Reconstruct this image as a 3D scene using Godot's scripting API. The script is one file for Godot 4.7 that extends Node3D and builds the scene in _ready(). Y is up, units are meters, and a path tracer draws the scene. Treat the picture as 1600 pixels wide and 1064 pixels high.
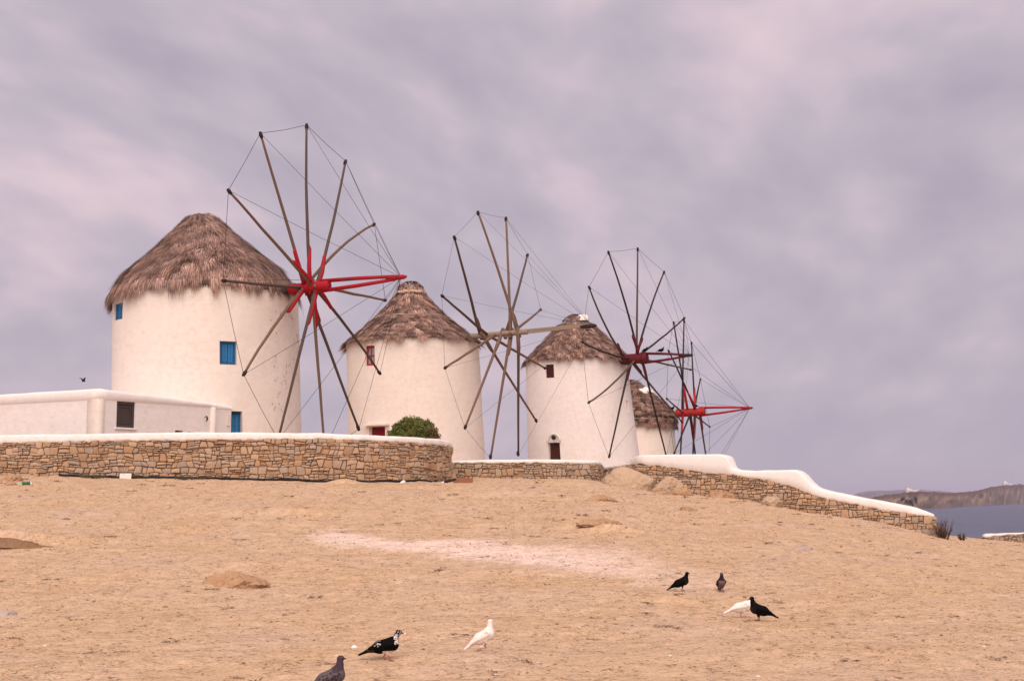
extends Node3D
# White windmills on a sandy hill above the sea, under an overcast, pinkish evening sky.
# x is right, y is up, -z is away from the camera; "d" in this script is the distance -z.

var taken := {}
var M := {}
var hill := FastNoiseLite.new()
var rough := FastNoiseLite.new()

# ------------------------------------------------------------------ scene set-up

func _ready() -> void:
	var cam := Camera3D.new()
	cam.name = "camera"
	cam.position = Vector3(0, 1.45, 0)
	cam.rotation_degrees.x = 6.343
	cam.fov = 26.93
	cam.near = 0.1
	cam.far = 40000.0
	add_child(cam)
	cam.current = true
	var env := Environment.new()
	env.background_mode = Environment.BG_SKY
	env.sky = make_sky()
	env.background_energy_multiplier = 1.0
	env.tonemap_mode = Environment.TONE_MAPPER_LINEAR
	env.tonemap_exposure = 2.22
	env.sdfgi_enabled = true
	env.ssao_enabled = true
	env.ssil_enabled = true
	env.fog_enabled = true
	env.fog_density = 0.00009
	env.fog_light_color = Color(0.76, 0.74, 0.83)
	var we := WorldEnvironment.new()
	we.name = "environment"
	we.environment = env
	add_child(we)
	var sun := DirectionalLight3D.new()
	sun.name = "sun"
	sun.light_energy = 0.5
	sun.light_color = Color(1.0, 0.92, 0.87)
	sun.light_angular_distance = 65.0
	sun.shadow_enabled = true
	add_child(sun)
	sun.look_at_from_position(Vector3(-0.4, 10.0, 9.2), Vector3.ZERO)

	hill.seed = 11
	hill.noise_type = FastNoiseLite.TYPE_SIMPLEX
	hill.fractal_type = FastNoiseLite.FRACTAL_FBM
	hill.fractal_octaves = 4
	hill.frequency = 0.30
	rough.seed = 5
	rough.noise_type = FastNoiseLite.TYPE_SIMPLEX
	rough.fractal_octaves = 3
	rough.frequency = 1.0
	make_materials()
	build_ground()
	build_sea()
	build_island()
	build_walls()
	build_houses()
	build_mills()
	build_rocks()
	build_plants()
	build_litter()
	build_pigeons()
	build_scatter()


func make_sky() -> Sky:
	# an overcast of soft lavender and pink-grey cloud; cloud cover on a flat layer, so it closes up towards the horizon
	var w := 3072
	var h := 1536
	var big := FastNoiseLite.new()
	big.seed = 52
	big.noise_type = FastNoiseLite.TYPE_SIMPLEX
	big.fractal_octaves = 5
	big.fractal_gain = 0.52
	big.frequency = 1.25
	var warp := FastNoiseLite.new()
	warp.seed = 8
	warp.noise_type = FastNoiseLite.TYPE_SIMPLEX
	warp.fractal_octaves = 2
	warp.frequency = 0.35
	var fine := FastNoiseLite.new()
	fine.seed = 41
	fine.noise_type = FastNoiseLite.TYPE_SIMPLEX
	fine.fractal_octaves = 5
	fine.frequency = 5.0
	var dark := Vector3(0.190, 0.167, 0.206)
	var mid := Vector3(0.244, 0.213, 0.248)
	var light := Vector3(0.355, 0.282, 0.306)
	var low := Vector3(0.222, 0.196, 0.231)
	var data := PackedFloat32Array()
	data.resize(w * (h / 2 + 1) * 3)
	var k := 0
	var sn := PackedFloat32Array()
	var cs := PackedFloat32Array()
	for i in w:
		var a := (float(i) + 0.5) / w * TAU - PI
		sn.append(sin(a))
		cs.append(-cos(a))
	for j in h / 2 + 1:
		var up := PI * 0.5 - (float(j) + 0.5) / h * PI
		var sy := maxf(sin(up), 0.0)
		var reach := cos(up) / (sy + 0.42)
		var haze := exp(-sy / 0.075)
		for i in w:
			var z := cs[i] * reach
			var x := sn[i] * reach + 0.1 * z
			var q := warp.get_noise_2d(x, z)
			var t := big.get_noise_2d(x * 0.9 + q * 0.5, z * 0.8 + q * 0.4) * 0.62 + fine.get_noise_2d(x + q * 0.3, z * 0.8) * 0.66 + 0.08
			var c := mid.lerp(light, clampf(t, 0.0, 1.0)) if t > 0.0 else mid.lerp(dark, clampf(-t * 1.1, 0.0, 1.0))
			c = c.lerp(low, haze)
			data[k] = c.x
			data[k + 1] = c.y
			data[k + 2] = c.z
			k += 3
	var row := PackedFloat32Array()
	for i in w:
		row.append_array([low.x, low.y, low.z])
	while data.size() < w * h * 3:
		data.append_array(row)
	data.resize(w * h * 3)
	var im := Image.create_from_data(w, h, false, Image.FORMAT_RGBF, data.to_byte_array())
	var pm := PanoramaSkyMaterial.new()
	pm.panorama = ImageTexture.create_from_image(im)
	var s := Sky.new()
	s.sky_material = pm
	return s

# ------------------------------------------------------------------ names, things, parts

func numbered(parent: Node, called: String) -> String:
	var key := str(parent.get_instance_id()) + called
	var n: int = taken.get(key, 0)
	taken[key] = n + 1
	return called if n == 0 else "%s_%03d" % [called, n]


func tag(o: Node, label := "", category := "", group := "", kind := "") -> Node:
	if label: o.set_meta("label", label)
	if category: o.set_meta("category", category)
	if group: o.set_meta("group", group)
	if kind: o.set_meta("kind", kind)
	return o


func base(called: String, at := Vector3.ZERO) -> Node3D:
	var o := Node3D.new()
	o.name = numbered(self, called)
	add_child(o)
	o.position = at
	return o


func put(called: String, mesh: Mesh, m: Material, parent: Node = self, at := Vector3.ZERO) -> MeshInstance3D:
	var o := MeshInstance3D.new()
	o.name = numbered(parent, called)
	o.mesh = mesh
	o.material_override = m
	parent.add_child(o)
	o.position = at
	return o


func copy_of(src: Node3D, called: String) -> Node3D:
	var o: Node3D = src.duplicate()
	o.name = numbered(self, called)
	add_child(o)
	return o

# ------------------------------------------------------------------ shapes

func st_new(smooth := false) -> SurfaceTool:
	var st := SurfaceTool.new()
	st.begin(Mesh.PRIMITIVE_TRIANGLES)
	st.set_smooth_group(0 if smooth else -1)
	return st


func done(st: SurfaceTool) -> ArrayMesh:
	st.generate_normals()
	st.index()
	return st.commit()


func quad(st: SurfaceTool, a: Vector3, b: Vector3, c: Vector3, d: Vector3) -> void:
	st.add_vertex(a)
	st.add_vertex(b)
	st.add_vertex(c)
	st.add_vertex(a)
	st.add_vertex(c)
	st.add_vertex(d)


func box(st: SurfaceTool, c: Vector3, s: Vector3, xf := Transform3D.IDENTITY) -> void:
	var p := []
	for i in 8:
		p.append(xf * (c + Vector3(s.x * (0.5 if i & 1 else -0.5), s.y * (0.5 if i & 2 else -0.5), s.z * (0.5 if i & 4 else -0.5))))
	quad(st, p[4], p[6], p[7], p[5])
	quad(st, p[1], p[3], p[2], p[0])
	quad(st, p[5], p[7], p[3], p[1])
	quad(st, p[0], p[2], p[6], p[4])
	quad(st, p[6], p[2], p[3], p[7])
	quad(st, p[0], p[4], p[5], p[1])


func tube(st: SurfaceTool, pts: Array, radii: Array, sides := 8) -> void:
	# a tapered round bar through pts, closed at both ends
	var rings := []
	var keep := Vector3(0.31, 0.87, 0.39)
	for i in pts.size():
		var a: Vector3 = pts[maxi(i - 1, 0)]
		var b: Vector3 = pts[mini(i + 1, pts.size() - 1)]
		var t := (b - a).normalized()
		var u := keep.cross(t)
		if u.length() < 0.05:
			u = Vector3(0.9, 0.1, 0.4).cross(t)
		u = u.normalized()
		var v := t.cross(u)
		var ring := PackedVector3Array()
		for k in sides:
			var an := TAU * k / sides
			ring.append(pts[i] + (u * cos(an) + v * sin(an)) * radii[i])
		rings.append(ring)
	skin(st, rings, true)
	for e in [0, rings.size() - 1]:
		for k in sides:
			st.add_vertex(pts[e])
			st.add_vertex(rings[e][(k + 1) % sides if e == 0 else k])
			st.add_vertex(rings[e][k if e == 0 else (k + 1) % sides])


func skin(st: SurfaceTool, rings: Array, closed := false) -> void:
	for i in rings.size() - 1:
		var a: PackedVector3Array = rings[i]
		var b: PackedVector3Array = rings[i + 1]
		var n := a.size()
		for k in (n if closed else n - 1):
			quad(st, a[k], a[(k + 1) % n], b[(k + 1) % n], b[k])


func fan(st: SurfaceTool, ring: PackedVector3Array, flip := false) -> void:
	var c := Vector3.ZERO
	for p in ring:
		c += p
	c /= ring.size()
	for k in ring.size():
		var a := ring[k]
		var b := ring[(k + 1) % ring.size()]
		st.add_vertex(c)
		st.add_vertex(b if flip else a)
		st.add_vertex(a if flip else b)


func lathe(st: SurfaceTool, c: Vector3, prof: Array, sides := 48, wob := 0.0) -> void:
	var rings := []
	for p in prof:
		var ring := PackedVector3Array()
		for k in sides:
			var a := TAU * k / sides
			var r: float = p.x + wob * rough.get_noise_3d(cos(a) * 3.0, p.y * 1.7, sin(a) * 3.0)
			ring.append(c + Vector3(sin(a) * maxf(r, 0.001), p.y, cos(a) * maxf(r, 0.001)))
		rings.append(ring)
	skin(st, rings, true)


func stone_lump(seed_: int, s: Vector3, bump := 0.22, cut := 0.6) -> ArrayMesh:
	# a boulder: a sphere pushed about by noise and flattened by a few cut planes; its foot is at y = 0
	var rng := RandomNumberGenerator.new()
	rng.seed = seed_
	var n := FastNoiseLite.new()
	n.seed = seed_
	n.frequency = 0.9
	n.fractal_octaves = 4
	var cuts := []
	for i in 7:
		cuts.append([Vector3(rng.randf_range(-1, 1), rng.randf_range(-0.3, 1), rng.randf_range(-1, 1)).normalized(), rng.randf_range(cut, 0.95)])
	var st := st_new(true)
	var rings := []
	var nl := 26
	var na := 40
	for i in nl + 1:
		var la := PI * i / nl
		var ring := PackedVector3Array()
		for k in na:
			var lo := TAU * k / na
			var p := Vector3(sin(la) * cos(lo), cos(la), sin(la) * sin(lo))
			p *= 1.0 + bump * n.get_noise_3dv(p * 1.6) + bump * 0.35 * n.get_noise_3dv(p * 4.5)
			for c in cuts:
				var over: float = p.dot(c[0]) - c[1]
				if over > 0:
					p -= c[0] * over * 0.88
			p *= 1.0 + bump * 0.16 * n.get_noise_3dv(p * 9.0 + Vector3(7, 7, 7))
			ring.append(Vector3(p.x * s.x, p.y * s.y + s.y * 0.55, p.z * s.z) * Vector3(0.5, 0.5, 0.5))
		rings.append(ring)
	skin(st, rings, true)
	return done(st)

# ------------------------------------------------------------------ materials

func ramp(cols: Array, at: Array = []) -> Gradient:
	var g := Gradient.new()
	var o := PackedFloat32Array()
	var c := PackedColorArray()
	for i in cols.size():
		o.append(at[i] if at else float(i) / (cols.size() - 1))
		c.append(cols[i])
	g.offsets = o
	g.colors = c
	return g


func noise_map(seed_: int, freq: float, octaves: int, g: Gradient, size := 512, normal := false, strength := 4.0) -> NoiseTexture2D:
	var n := FastNoiseLite.new()
	n.seed = seed_
	n.noise_type = FastNoiseLite.TYPE_SIMPLEX
	n.frequency = freq
	n.fractal_octaves = octaves
	n.fractal_gain = 0.6
	var t := NoiseTexture2D.new()
	t.width = size
	t.height = size
	t.seamless = true
	t.seamless_blend_skirt = 0.5
	t.noise = n
	t.as_normal_map = normal
	t.bump_strength = strength
	if g:
		t.color_ramp = g
	return t


func tiling_noise(seed_: int, size: int, periods: Array, gains: Array) -> PackedFloat32Array:
	# octaves of random values that repeat exactly at the edge, each stretched smoothly from a small grid
	var rng := RandomNumberGenerator.new()
	rng.seed = seed_
	var sum := PackedFloat32Array()
	sum.resize(size * size)
	for o in periods.size():
		var p: int = periods[o]
		var pad := 4
		var small := Image.create(p + 2 * pad, p + 2 * pad, false, Image.FORMAT_RF)
		var vals := PackedFloat32Array()
		for i in p * p:
			vals.append(rng.randf())
		for y in p + 2 * pad:
			for x in p + 2 * pad:
				var v := vals[posmod(y - pad, p) * p + posmod(x - pad, p)]
				small.set_pixel(x, y, Color(v, v, v))
		var k := size / p
		small.resize((p + 2 * pad) * k, (p + 2 * pad) * k, Image.INTERPOLATE_CUBIC)
		var d := small.get_region(Rect2i(pad * k, pad * k, size, size)).get_data().to_float32_array()
		var g: float = gains[o]
		for i in size * size:
			sum[i] += (d[i] - 0.5) * g
	return sum


func sand_maps(size: int) -> Array:
	var v := tiling_noise(77, size, [16, 32, 64, 128, 256, 512], [0.35, 0.5, 0.7, 1.0, 1.2, 0.9])
	var g := ramp([Color(0.38, 0.32, 0.28), Color(0.60, 0.55, 0.50), Color(0.88, 0.865, 0.85), Color(0.95, 0.95, 0.95), Color(1, 1, 1)], [0.0, 0.20, 0.32, 0.55, 0.85])
	var lut := []
	for i in 256:
		lut.append(g.sample(i / 255.0))
	var px := PackedByteArray()
	px.resize(size * size * 3)
	var hp := PackedByteArray()
	hp.resize(size * size)
	for i in size * size:
		var q := clampi(int((v[i] * 0.30 + 0.5) * 255.0), 0, 255)
		var c: Color = lut[q]
		px[i * 3] = c.r8
		px[i * 3 + 1] = c.g8
		px[i * 3 + 2] = c.b8
		hp[i] = q
	var tint := Image.create_from_data(size, size, false, Image.FORMAT_RGB8, px)
	var bump := Image.create_from_data(size, size, false, Image.FORMAT_L8, hp)
	bump.convert(Image.FORMAT_RGBA8)
	bump.bump_map_to_normal_map(6.0)
	return [ImageTexture.create_from_image(tint), ImageTexture.create_from_image(bump)]


func grey(v: float) -> Color:
	return Color(v, v, v)


func lin(r: float, g: float, b: float) -> Color:
	return Color(r, g, b).linear_to_srgb()


func mat(c: Color, roughness := 0.9, tint: Texture2D = null, relief: Texture2D = null, scale := 1.0, depth := 1.0, vcol := false) -> StandardMaterial3D:
	var m := StandardMaterial3D.new()
	m.albedo_color = c
	m.roughness = roughness
	m.metallic_specular = 0.3
	m.vertex_color_use_as_albedo = vcol
	if tint or relief:
		m.uv1_triplanar = true
		m.uv1_world_triplanar = true
		m.uv1_scale = Vector3.ONE * scale
	if tint:
		m.albedo_texture = tint
	if relief:
		m.normal_enabled = true
		m.normal_texture = relief
		m.normal_scale = depth
	return m


func make_materials() -> void:
	var grain := noise_map(1, 0.09, 5, ramp([grey(0.72), grey(0.92), grey(1.0)], [0.0, 0.4, 1.0]))
	var grain_n := noise_map(2, 0.06, 5, null, 512, true, 6.0)
	var plaster := noise_map(3, 0.012, 5, ramp([Color(0.93, 0.90, 0.87), Color(0.975, 0.965, 0.95), Color(1, 1, 1)], [0.0, 0.35, 1.0]))
	var plaster_n := noise_map(4, 0.03, 5, null, 512, true, 5.0)
	var sand_pair := sand_maps(1024)
	M.sand = mat(Color.WHITE, 0.97, sand_pair[0], sand_pair[1], 0.27, 1.0, true)
	M.sand.metallic_specular = 0.15
	M.plaster = mat(lin(0.81, 0.775, 0.755), 0.9, plaster, plaster_n, 0.45, 0.3)
	M.plaster_warm = mat(lin(0.80, 0.735, 0.675), 0.9, plaster, plaster_n, 0.45, 0.32)
	M.coping = mat(lin(0.84, 0.81, 0.79), 0.85, plaster, plaster_n, 0.5, 0.35)
	M.mortar = mat(lin(0.42, 0.275, 0.165), 1.0, grain, grain_n, 1.5, 1.0)
	M.stones = []
	for c in [[0.566, 0.382, 0.239], [0.480, 0.319, 0.200], [0.622, 0.437, 0.290], [0.519, 0.391, 0.282], [0.584, 0.432, 0.323], [0.458, 0.358, 0.282], [0.552, 0.343, 0.196]]:
		M.stones.append(mat(lin(c[0], c[1], c[2]), 0.95, grain, grain_n, 1.3, 1.1))
	M.stone_mix = mat(Color.WHITE, 0.95, grain, grain_n, 1.3, 1.1, true)
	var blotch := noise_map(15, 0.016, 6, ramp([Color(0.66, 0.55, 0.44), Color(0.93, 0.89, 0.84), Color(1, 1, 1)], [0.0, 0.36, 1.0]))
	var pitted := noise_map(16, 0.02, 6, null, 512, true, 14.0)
	M.bank_shade = mat(lin(0.32, 0.20, 0.12), 1.0, blotch, pitted, 0.7, 1.6)  # dark brown that paints the shade below the sand bank's lip
	M.boulder = mat(lin(0.58, 0.45, 0.335), 0.95, blotch, pitted, 0.5, 1.6)
	M.boulder_ochre = mat(lin(0.53, 0.355, 0.225), 0.95, blotch, pitted, 0.5, 1.6)
	M.boulder_pale = mat(lin(0.55, 0.45, 0.39), 0.95, grain, grain_n, 1.2, 1.2)
	var woodmap := noise_map(9, 0.05, 4, ramp([grey(0.5), grey(0.85), grey(1.0)]))
	M.wood = mat(lin(0.155, 0.105, 0.082), 0.85, woodmap, null, 2.2)
	M.wood_dark = mat(lin(0.055, 0.040, 0.036), 0.85, woodmap, null, 2.2)
	M.wood_pale = mat(lin(0.42, 0.32, 0.24), 0.85, woodmap, null, 2.0)
	M.wood_brown = mat(lin(0.26, 0.165, 0.115), 0.85, woodmap, null, 2.0)
	var chipped := noise_map(10, 0.03, 5, ramp([Color(0.35, 0.25, 0.25), Color(0.92, 0.9, 0.9), Color(1, 1, 1)], [0.1, 0.25, 1.0]))
	M.red = mat(lin(0.40, 0.010, 0.022), 0.6, chipped, null, 1.6)
	M.red_bright = mat(lin(0.44, 0.026, 0.028), 0.6, chipped, null, 1.6)
	M.red_dark = mat(lin(0.135, 0.018, 0.022), 0.75, chipped, null, 1.6)
	M.red_door = mat(lin(0.23, 0.010, 0.020), 0.6, chipped, null, 1.6)
	M.brown_door = mat(lin(0.075, 0.022, 0.018), 0.7, chipped, null, 1.6)
	M.blue = mat(lin(0.035, 0.20, 0.44), 0.55, chipped, null, 2.0)
	M.blue_dark = mat(lin(0.022, 0.13, 0.31), 0.55, chipped, null, 2.0)
	M.shutter = mat(lin(0.105, 0.078, 0.072), 0.7, woodmap, null, 2.0)
	M.rope = mat(lin(0.06, 0.048, 0.05), 0.9)
	M.twine = mat(lin(0.62, 0.52, 0.42), 0.9)
	M.black = mat(lin(0.012, 0.011, 0.011), 0.6)
	M.thatch = mat(Color.WHITE, 0.95, null, null, 1.0, 1.0, true)
	M.thatch.metallic_specular = 0.1
	M.thatch_under = mat(lin(0.26, 0.19, 0.16), 1.0, grain, grain_n, 1.5, 1.5)
	var glass := StandardMaterial3D.new()
	glass.albedo_color = Color(0.55, 0.55, 0.56)
	glass.roughness = 0.12
	M.glass = glass
	M.leaf = mat(Color.WHITE, 0.6, null, null, 1.0, 1.0, true)
	M.leaf.backlight_enabled = true
	M.leaf.backlight = Color(0.3, 0.35, 0.2)
	M.feather = mat(Color.WHITE, 0.75, null, null, 1.0, 1.0, true)
	M.feather.metallic_specular = 0.15
	M.pebble = mat(Color.WHITE, 0.95, null, null, 1.0, 1.0, true)
	var sea := StandardMaterial3D.new()
	sea.albedo_color = lin(0.030, 0.050, 0.115)
	sea.roughness = 0.22
	sea.metallic_specular = 0.32
	sea.uv1_triplanar = true
	sea.uv1_world_triplanar = true
	sea.uv1_scale = Vector3.ONE * 0.011
	sea.normal_enabled = true
	sea.normal_texture = noise_map(12, 0.03, 6, null, 1024, true, 14.0)
	sea.normal_scale = 1.6
	M.sea = sea
	M.cliff = mat(Color.WHITE, 1.0, noise_map(13, 0.02, 5, ramp([grey(0.55), grey(0.9), grey(1.0)])), null, 0.006, 1.0, true)

# ------------------------------------------------------------------ ground

const CONTOUR := [[-40, 2.58], [-20, 2.52], [-14.4, 2.46], [-9, 2.36], [-4, 2.25], [-2, 2.07], [0, 2.1], [3, 2.05], [4.2, 1.6], [6.3, 1.51], [8, 1.29], [8.8, 1.04], [9.8, 0.92], [11, 0.83], [11.9, 0.58], [12.5, 0.3], [14.5, 0.06], [17, -0.12], [25, -0.6], [40, -2.0]]
const WALL_FOOT := [[-40, 40.5], [-14.4, 40], [-8.9, 39.7], [-4.3, 40.1], [-3.3, 40.8], [-2.6, 41.7], [-2.15, 43], [-1.97, 44.3], [-1.93, 49.6], [2.2, 49.8], [2.87, 50], [3.3, 51.5], [4.15, 47.0], [4.21, 46.5], [6.14, 45.65], [8.02, 44.78], [9.82, 43.91], [11.54, 43.04], [12.57, 42.5], [12.7, 46], [12.8, 200]]
const TERRACE := [[-60, 2.4], [3.5, 2.4], [4.2, 2.3], [6.6, 2.0], [8, 1.75], [9.4, 1.3], [11.5, 0.8], [12.6, 0.5], [14, -0.4], [20, -4], [30, -12]]
# low humps and hollows of the sand: x, d, half width, half depth, height
const HUMPS := [[-9.9, 26.5, 2.0, 0.5, 0.22], [1.35, 29.3, 0.55, 0.35, 0.10], [1.95, 28.8, 0.7, 0.35, 0.12], [-4.6, 39.2, 0.45, 0.5, 0.16], [2.0, 21.6, 0.6, 0.3, 0.05], [-5.2, 31.5, 1.6, 0.5, 0.10], [5.6, 44.0, 1.2, 0.6, 0.05], [7.0, 43.4, 1.0, 0.5, 0.06], [-0.5, 37.0, 1.6, 0.7, 0.08], [1.6, 41.0, 1.2, 0.8, 0.12]]

func along(table: Array, x: float) -> float:
	if x <= table[0][0]:
		return table[0][1]
	for i in table.size() - 1:
		var b: Array = table[i + 1]
		if x < b[0]:
			var a: Array = table[i]
			return lerpf(a[1], b[1], (x - a[0]) / (b[0] - a[0]))
	return table[-1][1]


var contour := PackedFloat32Array()

func contour_at(x: float) -> float:
	# the contour without kinks: averaged over a window of three metres, looked up every 5 cm
	if contour.is_empty():
		for i in 2001:
			var v := 0.0
			for k in 13:
				v += along(CONTOUR, -50.0 + i * 0.05 + (k - 6) * 0.25) * (7 - absi(k - 6)) / 49.0
			contour.append(v)
	var f := clampf((x + 50.0) / 0.05, 0.0, 1999.0)
	return lerpf(contour[int(f)], contour[int(f) + 1], f - int(f))


func ground_y(x: float, d: float) -> float:
	var t := clampf((d - 15.0) / 33.0, 0.0, 1.0)
	var s := t * t * (3.0 - 2.0 * t)
	var xs := x + (0.2 * (43.0 - d) * clampf((x - 2.0) / 6.0, 0.0, 1.0) if d < 60.0 else 0.0)
	var h := contour_at(xs) * s
	if d > 50.0:
		h -= 0.012 * (d - 50.0) * (d - 50.0)
	if absf(x) > 40.0:
		h -= 0.004 * (absf(x) - 40.0) * (absf(x) - 40.0)
	var soft := clampf((56.0 - d) / 6.0, 0.0, 1.0)
	h += soft * (hill.get_noise_2d(x * 0.5, d) * 0.06 + rough.get_noise_2d(x * 0.7, d * 1.5) * 0.014 + rough.get_noise_2d(x * 3.2 + 50.0, d * 3.6) * 0.012)
	for m in HUMPS:
		var u: float = (x - m[0]) / m[2]
		var v: float = (d - m[1]) / (m[3] * (0.7 if d < m[1] else 1.6))
		var g := u * u + v * v
		if g < 6.0:
			h += m[4] * exp(-g * 1.3)
	return maxf(h, -16.0)


func terrain_y(x: float, d: float) -> float:
	var h := ground_y(x, d)
	if x < 14.5 and x > -60.0 and d > along(WALL_FOOT, minf(x, 12.69)) + 0.27:
		var w := x - maxf(d - 45.0, 0.0) * 0.13
		var up := along(TERRACE, w) - 0.012 * pow(maxf(d - 112.0, 0.0), 2.0)
		h = lerpf(maxf(up, -16.0), h, clampf((x - 12.7) / 1.6, 0.0, 1.0))
	return h


func build_ground() -> void:
	var xs := PackedFloat32Array()
	var ds := PackedFloat32Array()
	for v in [-160.0, -130.0, -100.0, -80.0, -65.0, -52.0, -42.0, -34.0, -28.0, -24.0, -21.0, -19.0, -17.5]:
		xs.append(v)
	var v2 := -16.5
	while v2 < 20.0:
		xs.append(v2)
		v2 += 0.10
	for v in [20.6, 22.0, 24.0, 27.0, 31.0, 36.0, 42.0, 50.0, 60.0, 75.0, 100.0, 140.0]:
		xs.append(v)
	for v in [-70.0, -50.0, -35.0, -22.0, -12.0, -5.0, 0.0, 3.0, 5.0, 7.0, 8.0]:
		ds.append(v)
	v2 = 8.6
	while v2 < 53.0:
		ds.append(v2)
		v2 += 0.075 if v2 < 24.0 else 0.12
	for v in [53.6, 55.0, 57.0, 60.0, 63.0, 67.0, 72.0, 78.0, 85.0, 93.0, 102.0, 112.0, 120.0, 128.0, 136.0, 146.0, 160.0, 190.0]:
		ds.append(v)
	var nx := xs.size()
	var nd := ds.size()
	var pos := PackedVector3Array()
	var col := PackedColorArray()
	pos.resize(nx * nd)
	col.resize(nx * nd)
	var sandy := Vector3(0.660, 0.466, 0.304)
	var ochre := Vector3(0.640, 0.437, 0.262)
	var pale := Vector3(0.86, 0.67, 0.55)
	var dusty := Vector3(0.65, 0.468, 0.328)
	for j in nd:
		for i in nx:
			var x := xs[i]
			var d := ds[j]
			var k := j * nx + i
			pos[k] = Vector3(x, terrain_y(x, d), -d)
			var c := sandy.lerp(ochre, clampf(hill.get_noise_2d(x * 1.3 + 70.0, d * 0.9) * 0.9 + 0.25, 0.0, 1.0))
			c = c.lerp(dusty, clampf(rough.get_noise_2d(x * 0.3 + 9.0, d * 0.2 + 30.0) * 0.9 + 0.15, 0.0, 0.8))
			# the bare, powdery strip that crosses the slope
			var mid := 27.4 - (x + 3.7) * 0.62
			var off := absf(d - mid + hill.get_noise_2d(x * 0.8, d * 0.8 + 5.0) * 1.3) / (0.9 + 0.3 * hill.get_noise_2d(x * 0.6, d * 0.4 + 90.0) + maxf(0.0, 0.12 * (x + 3.0)))
			var ends := clampf((x + 4.2) / 0.8, 0.0, 1.0) * clampf((3.2 - x) / 2.2, 0.0, 1.0)
			var grainy := rough.get_noise_2d(x * 3.0, d * 4.0) * 0.5
			c = c.lerp(pale, clampf((1.7 - off + grainy) * 1.0, 0.0, 1.0) * ends)
			c *= 1.0 + 0.06 * rough.get_noise_2d(x * 1.6, d * 1.6 + 200.0) + 0.16 * rough.get_noise_2d(x * 5.0 + 80.0, d * 5.0)
			col[k] = Color(c.x, c.y, c.z)
	var nor := PackedVector3Array()
	nor.resize(nx * nd)
	for j in nd:
		for i in nx:
			var l := pos[j * nx + maxi(i - 1, 0)]
			var r := pos[j * nx + mini(i + 1, nx - 1)]
			var n := pos[maxi(j - 1, 0) * nx + i]
			var f := pos[mini(j + 1, nd - 1) * nx + i]
			nor[j * nx + i] = (r - l).cross(f - n).normalized()
	var idx := PackedInt32Array()
	idx.resize((nx - 1) * (nd - 1) * 6)
	var q := 0
	for j in nd - 1:
		for i in nx - 1:
			var a := j * nx + i
			for o in [a, a + nx, a + nx + 1, a, a + nx + 1, a + 1]:
				idx[q] = o
				q += 1
	var arr := []
	arr.resize(Mesh.ARRAY_MAX)
	arr[Mesh.ARRAY_VERTEX] = pos
	arr[Mesh.ARRAY_NORMAL] = nor
	arr[Mesh.ARRAY_COLOR] = col
	arr[Mesh.ARRAY_INDEX] = idx
	var mesh := ArrayMesh.new()
	mesh.add_surface_from_arrays(Mesh.PRIMITIVE_TRIANGLES, arr)
	tag(put("ground", mesh, M.sand), "bare sandy hillside rising to the walls, with pale worn strip", "ground", "", "structure")


func build_sea() -> void:
	var st := st_new()
	quad(st, Vector3(-9000, -11, 200), Vector3(-9000, -11, -16000), Vector3(9000, -11, -16000), Vector3(9000, -11, 200))
	tag(put("sea", done(st), M.sea), "calm grey blue sea beyond the hill", "sea", "", "structure")


func ridge(called: String, crest: Array, label: String, depth: float, cliff: float, seed_: int, heath: Vector3) -> void:
	# land seen across the water: crest gives x, d and height; a rocky foot rises to the crest and falls away behind
	var n := FastNoiseLite.new()
	n.seed = seed_
	n.fractal_octaves = 5
	n.frequency = 1.0
	var st := st_new(true)
	var rows := [[0.0, -0.35], [0.04, 0.10], [0.10, 0.35], [0.16, 0.55], [0.22, 0.68], [0.34, 0.82], [0.5, 0.92], [0.75, 0.98], [1.0, 1.0], [1.6, 0.8], [2.4, -0.3]]
	var rings := []
	var cols := []
	var steps := 260
	for r in rows:
		var ring := PackedVector3Array()
		var cr := []
		for i in steps + 1:
			var f := float(i) / steps * (crest.size() - 1)
			var a: Array = crest[mini(int(f), crest.size() - 2)]
			var b: Array = crest[mini(int(f) + 1, crest.size() - 1)]
			var t := f - mini(int(f), crest.size() - 2)
			var x := lerpf(a[0], b[0], t)
			var d := lerpf(a[1], b[1], t)
			var h := lerpf(a[2], b[2], t) + 11.0
			var e := n.get_noise_2d(f * 3.1, r[0] * 6.0)
			var e2 := n.get_noise_2d(f * 3.2, r[0] * 30.0 + 40.0)
			var back: float = (r[0] - 1.0) * depth * (1.0 + 0.25 * e2) + e * depth * 0.12
			var y: float = -11.0 + h * (r[1] + (0.10 * e2 + 0.06 * e if r[0] > 0.02 and r[0] < 0.9 else 0.015 * e2))
			ring.append(Vector3(x * (d + back) / d, y, -(d + back)))
			var rock := Vector3(0.25, 0.18, 0.125).lerp(Vector3(0.40, 0.30, 0.20), clampf(0.5 + e2 * 1.4, 0.0, 1.0))
			rock = rock.lerp(Vector3(0.20, 0.10, 0.07), clampf(e * 1.5, 0.0, 0.7))
			cr.append(rock.lerp(heath * (1.0 + 0.3 * e), clampf((r[1] - cliff + 0.25 * e2) * 5.0, 0.0, 1.0)))
		rings.append(ring)
		cols.append(cr)
	for j in rows.size() - 1:
		for i in steps:
			for o in [[j, i], [j + 1, i + 1], [j, i + 1], [j, i], [j + 1, i], [j + 1, i + 1]]:
				var c: Vector3 = cols[o[0]][o[1]]
				st.set_color(Color(c.x, c.y, c.z))
				st.add_vertex(rings[o[0]][o[1]])
	tag(put(called, done(st), M.cliff), label, "island" if called == "island" else "hill", "", "structure")


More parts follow.
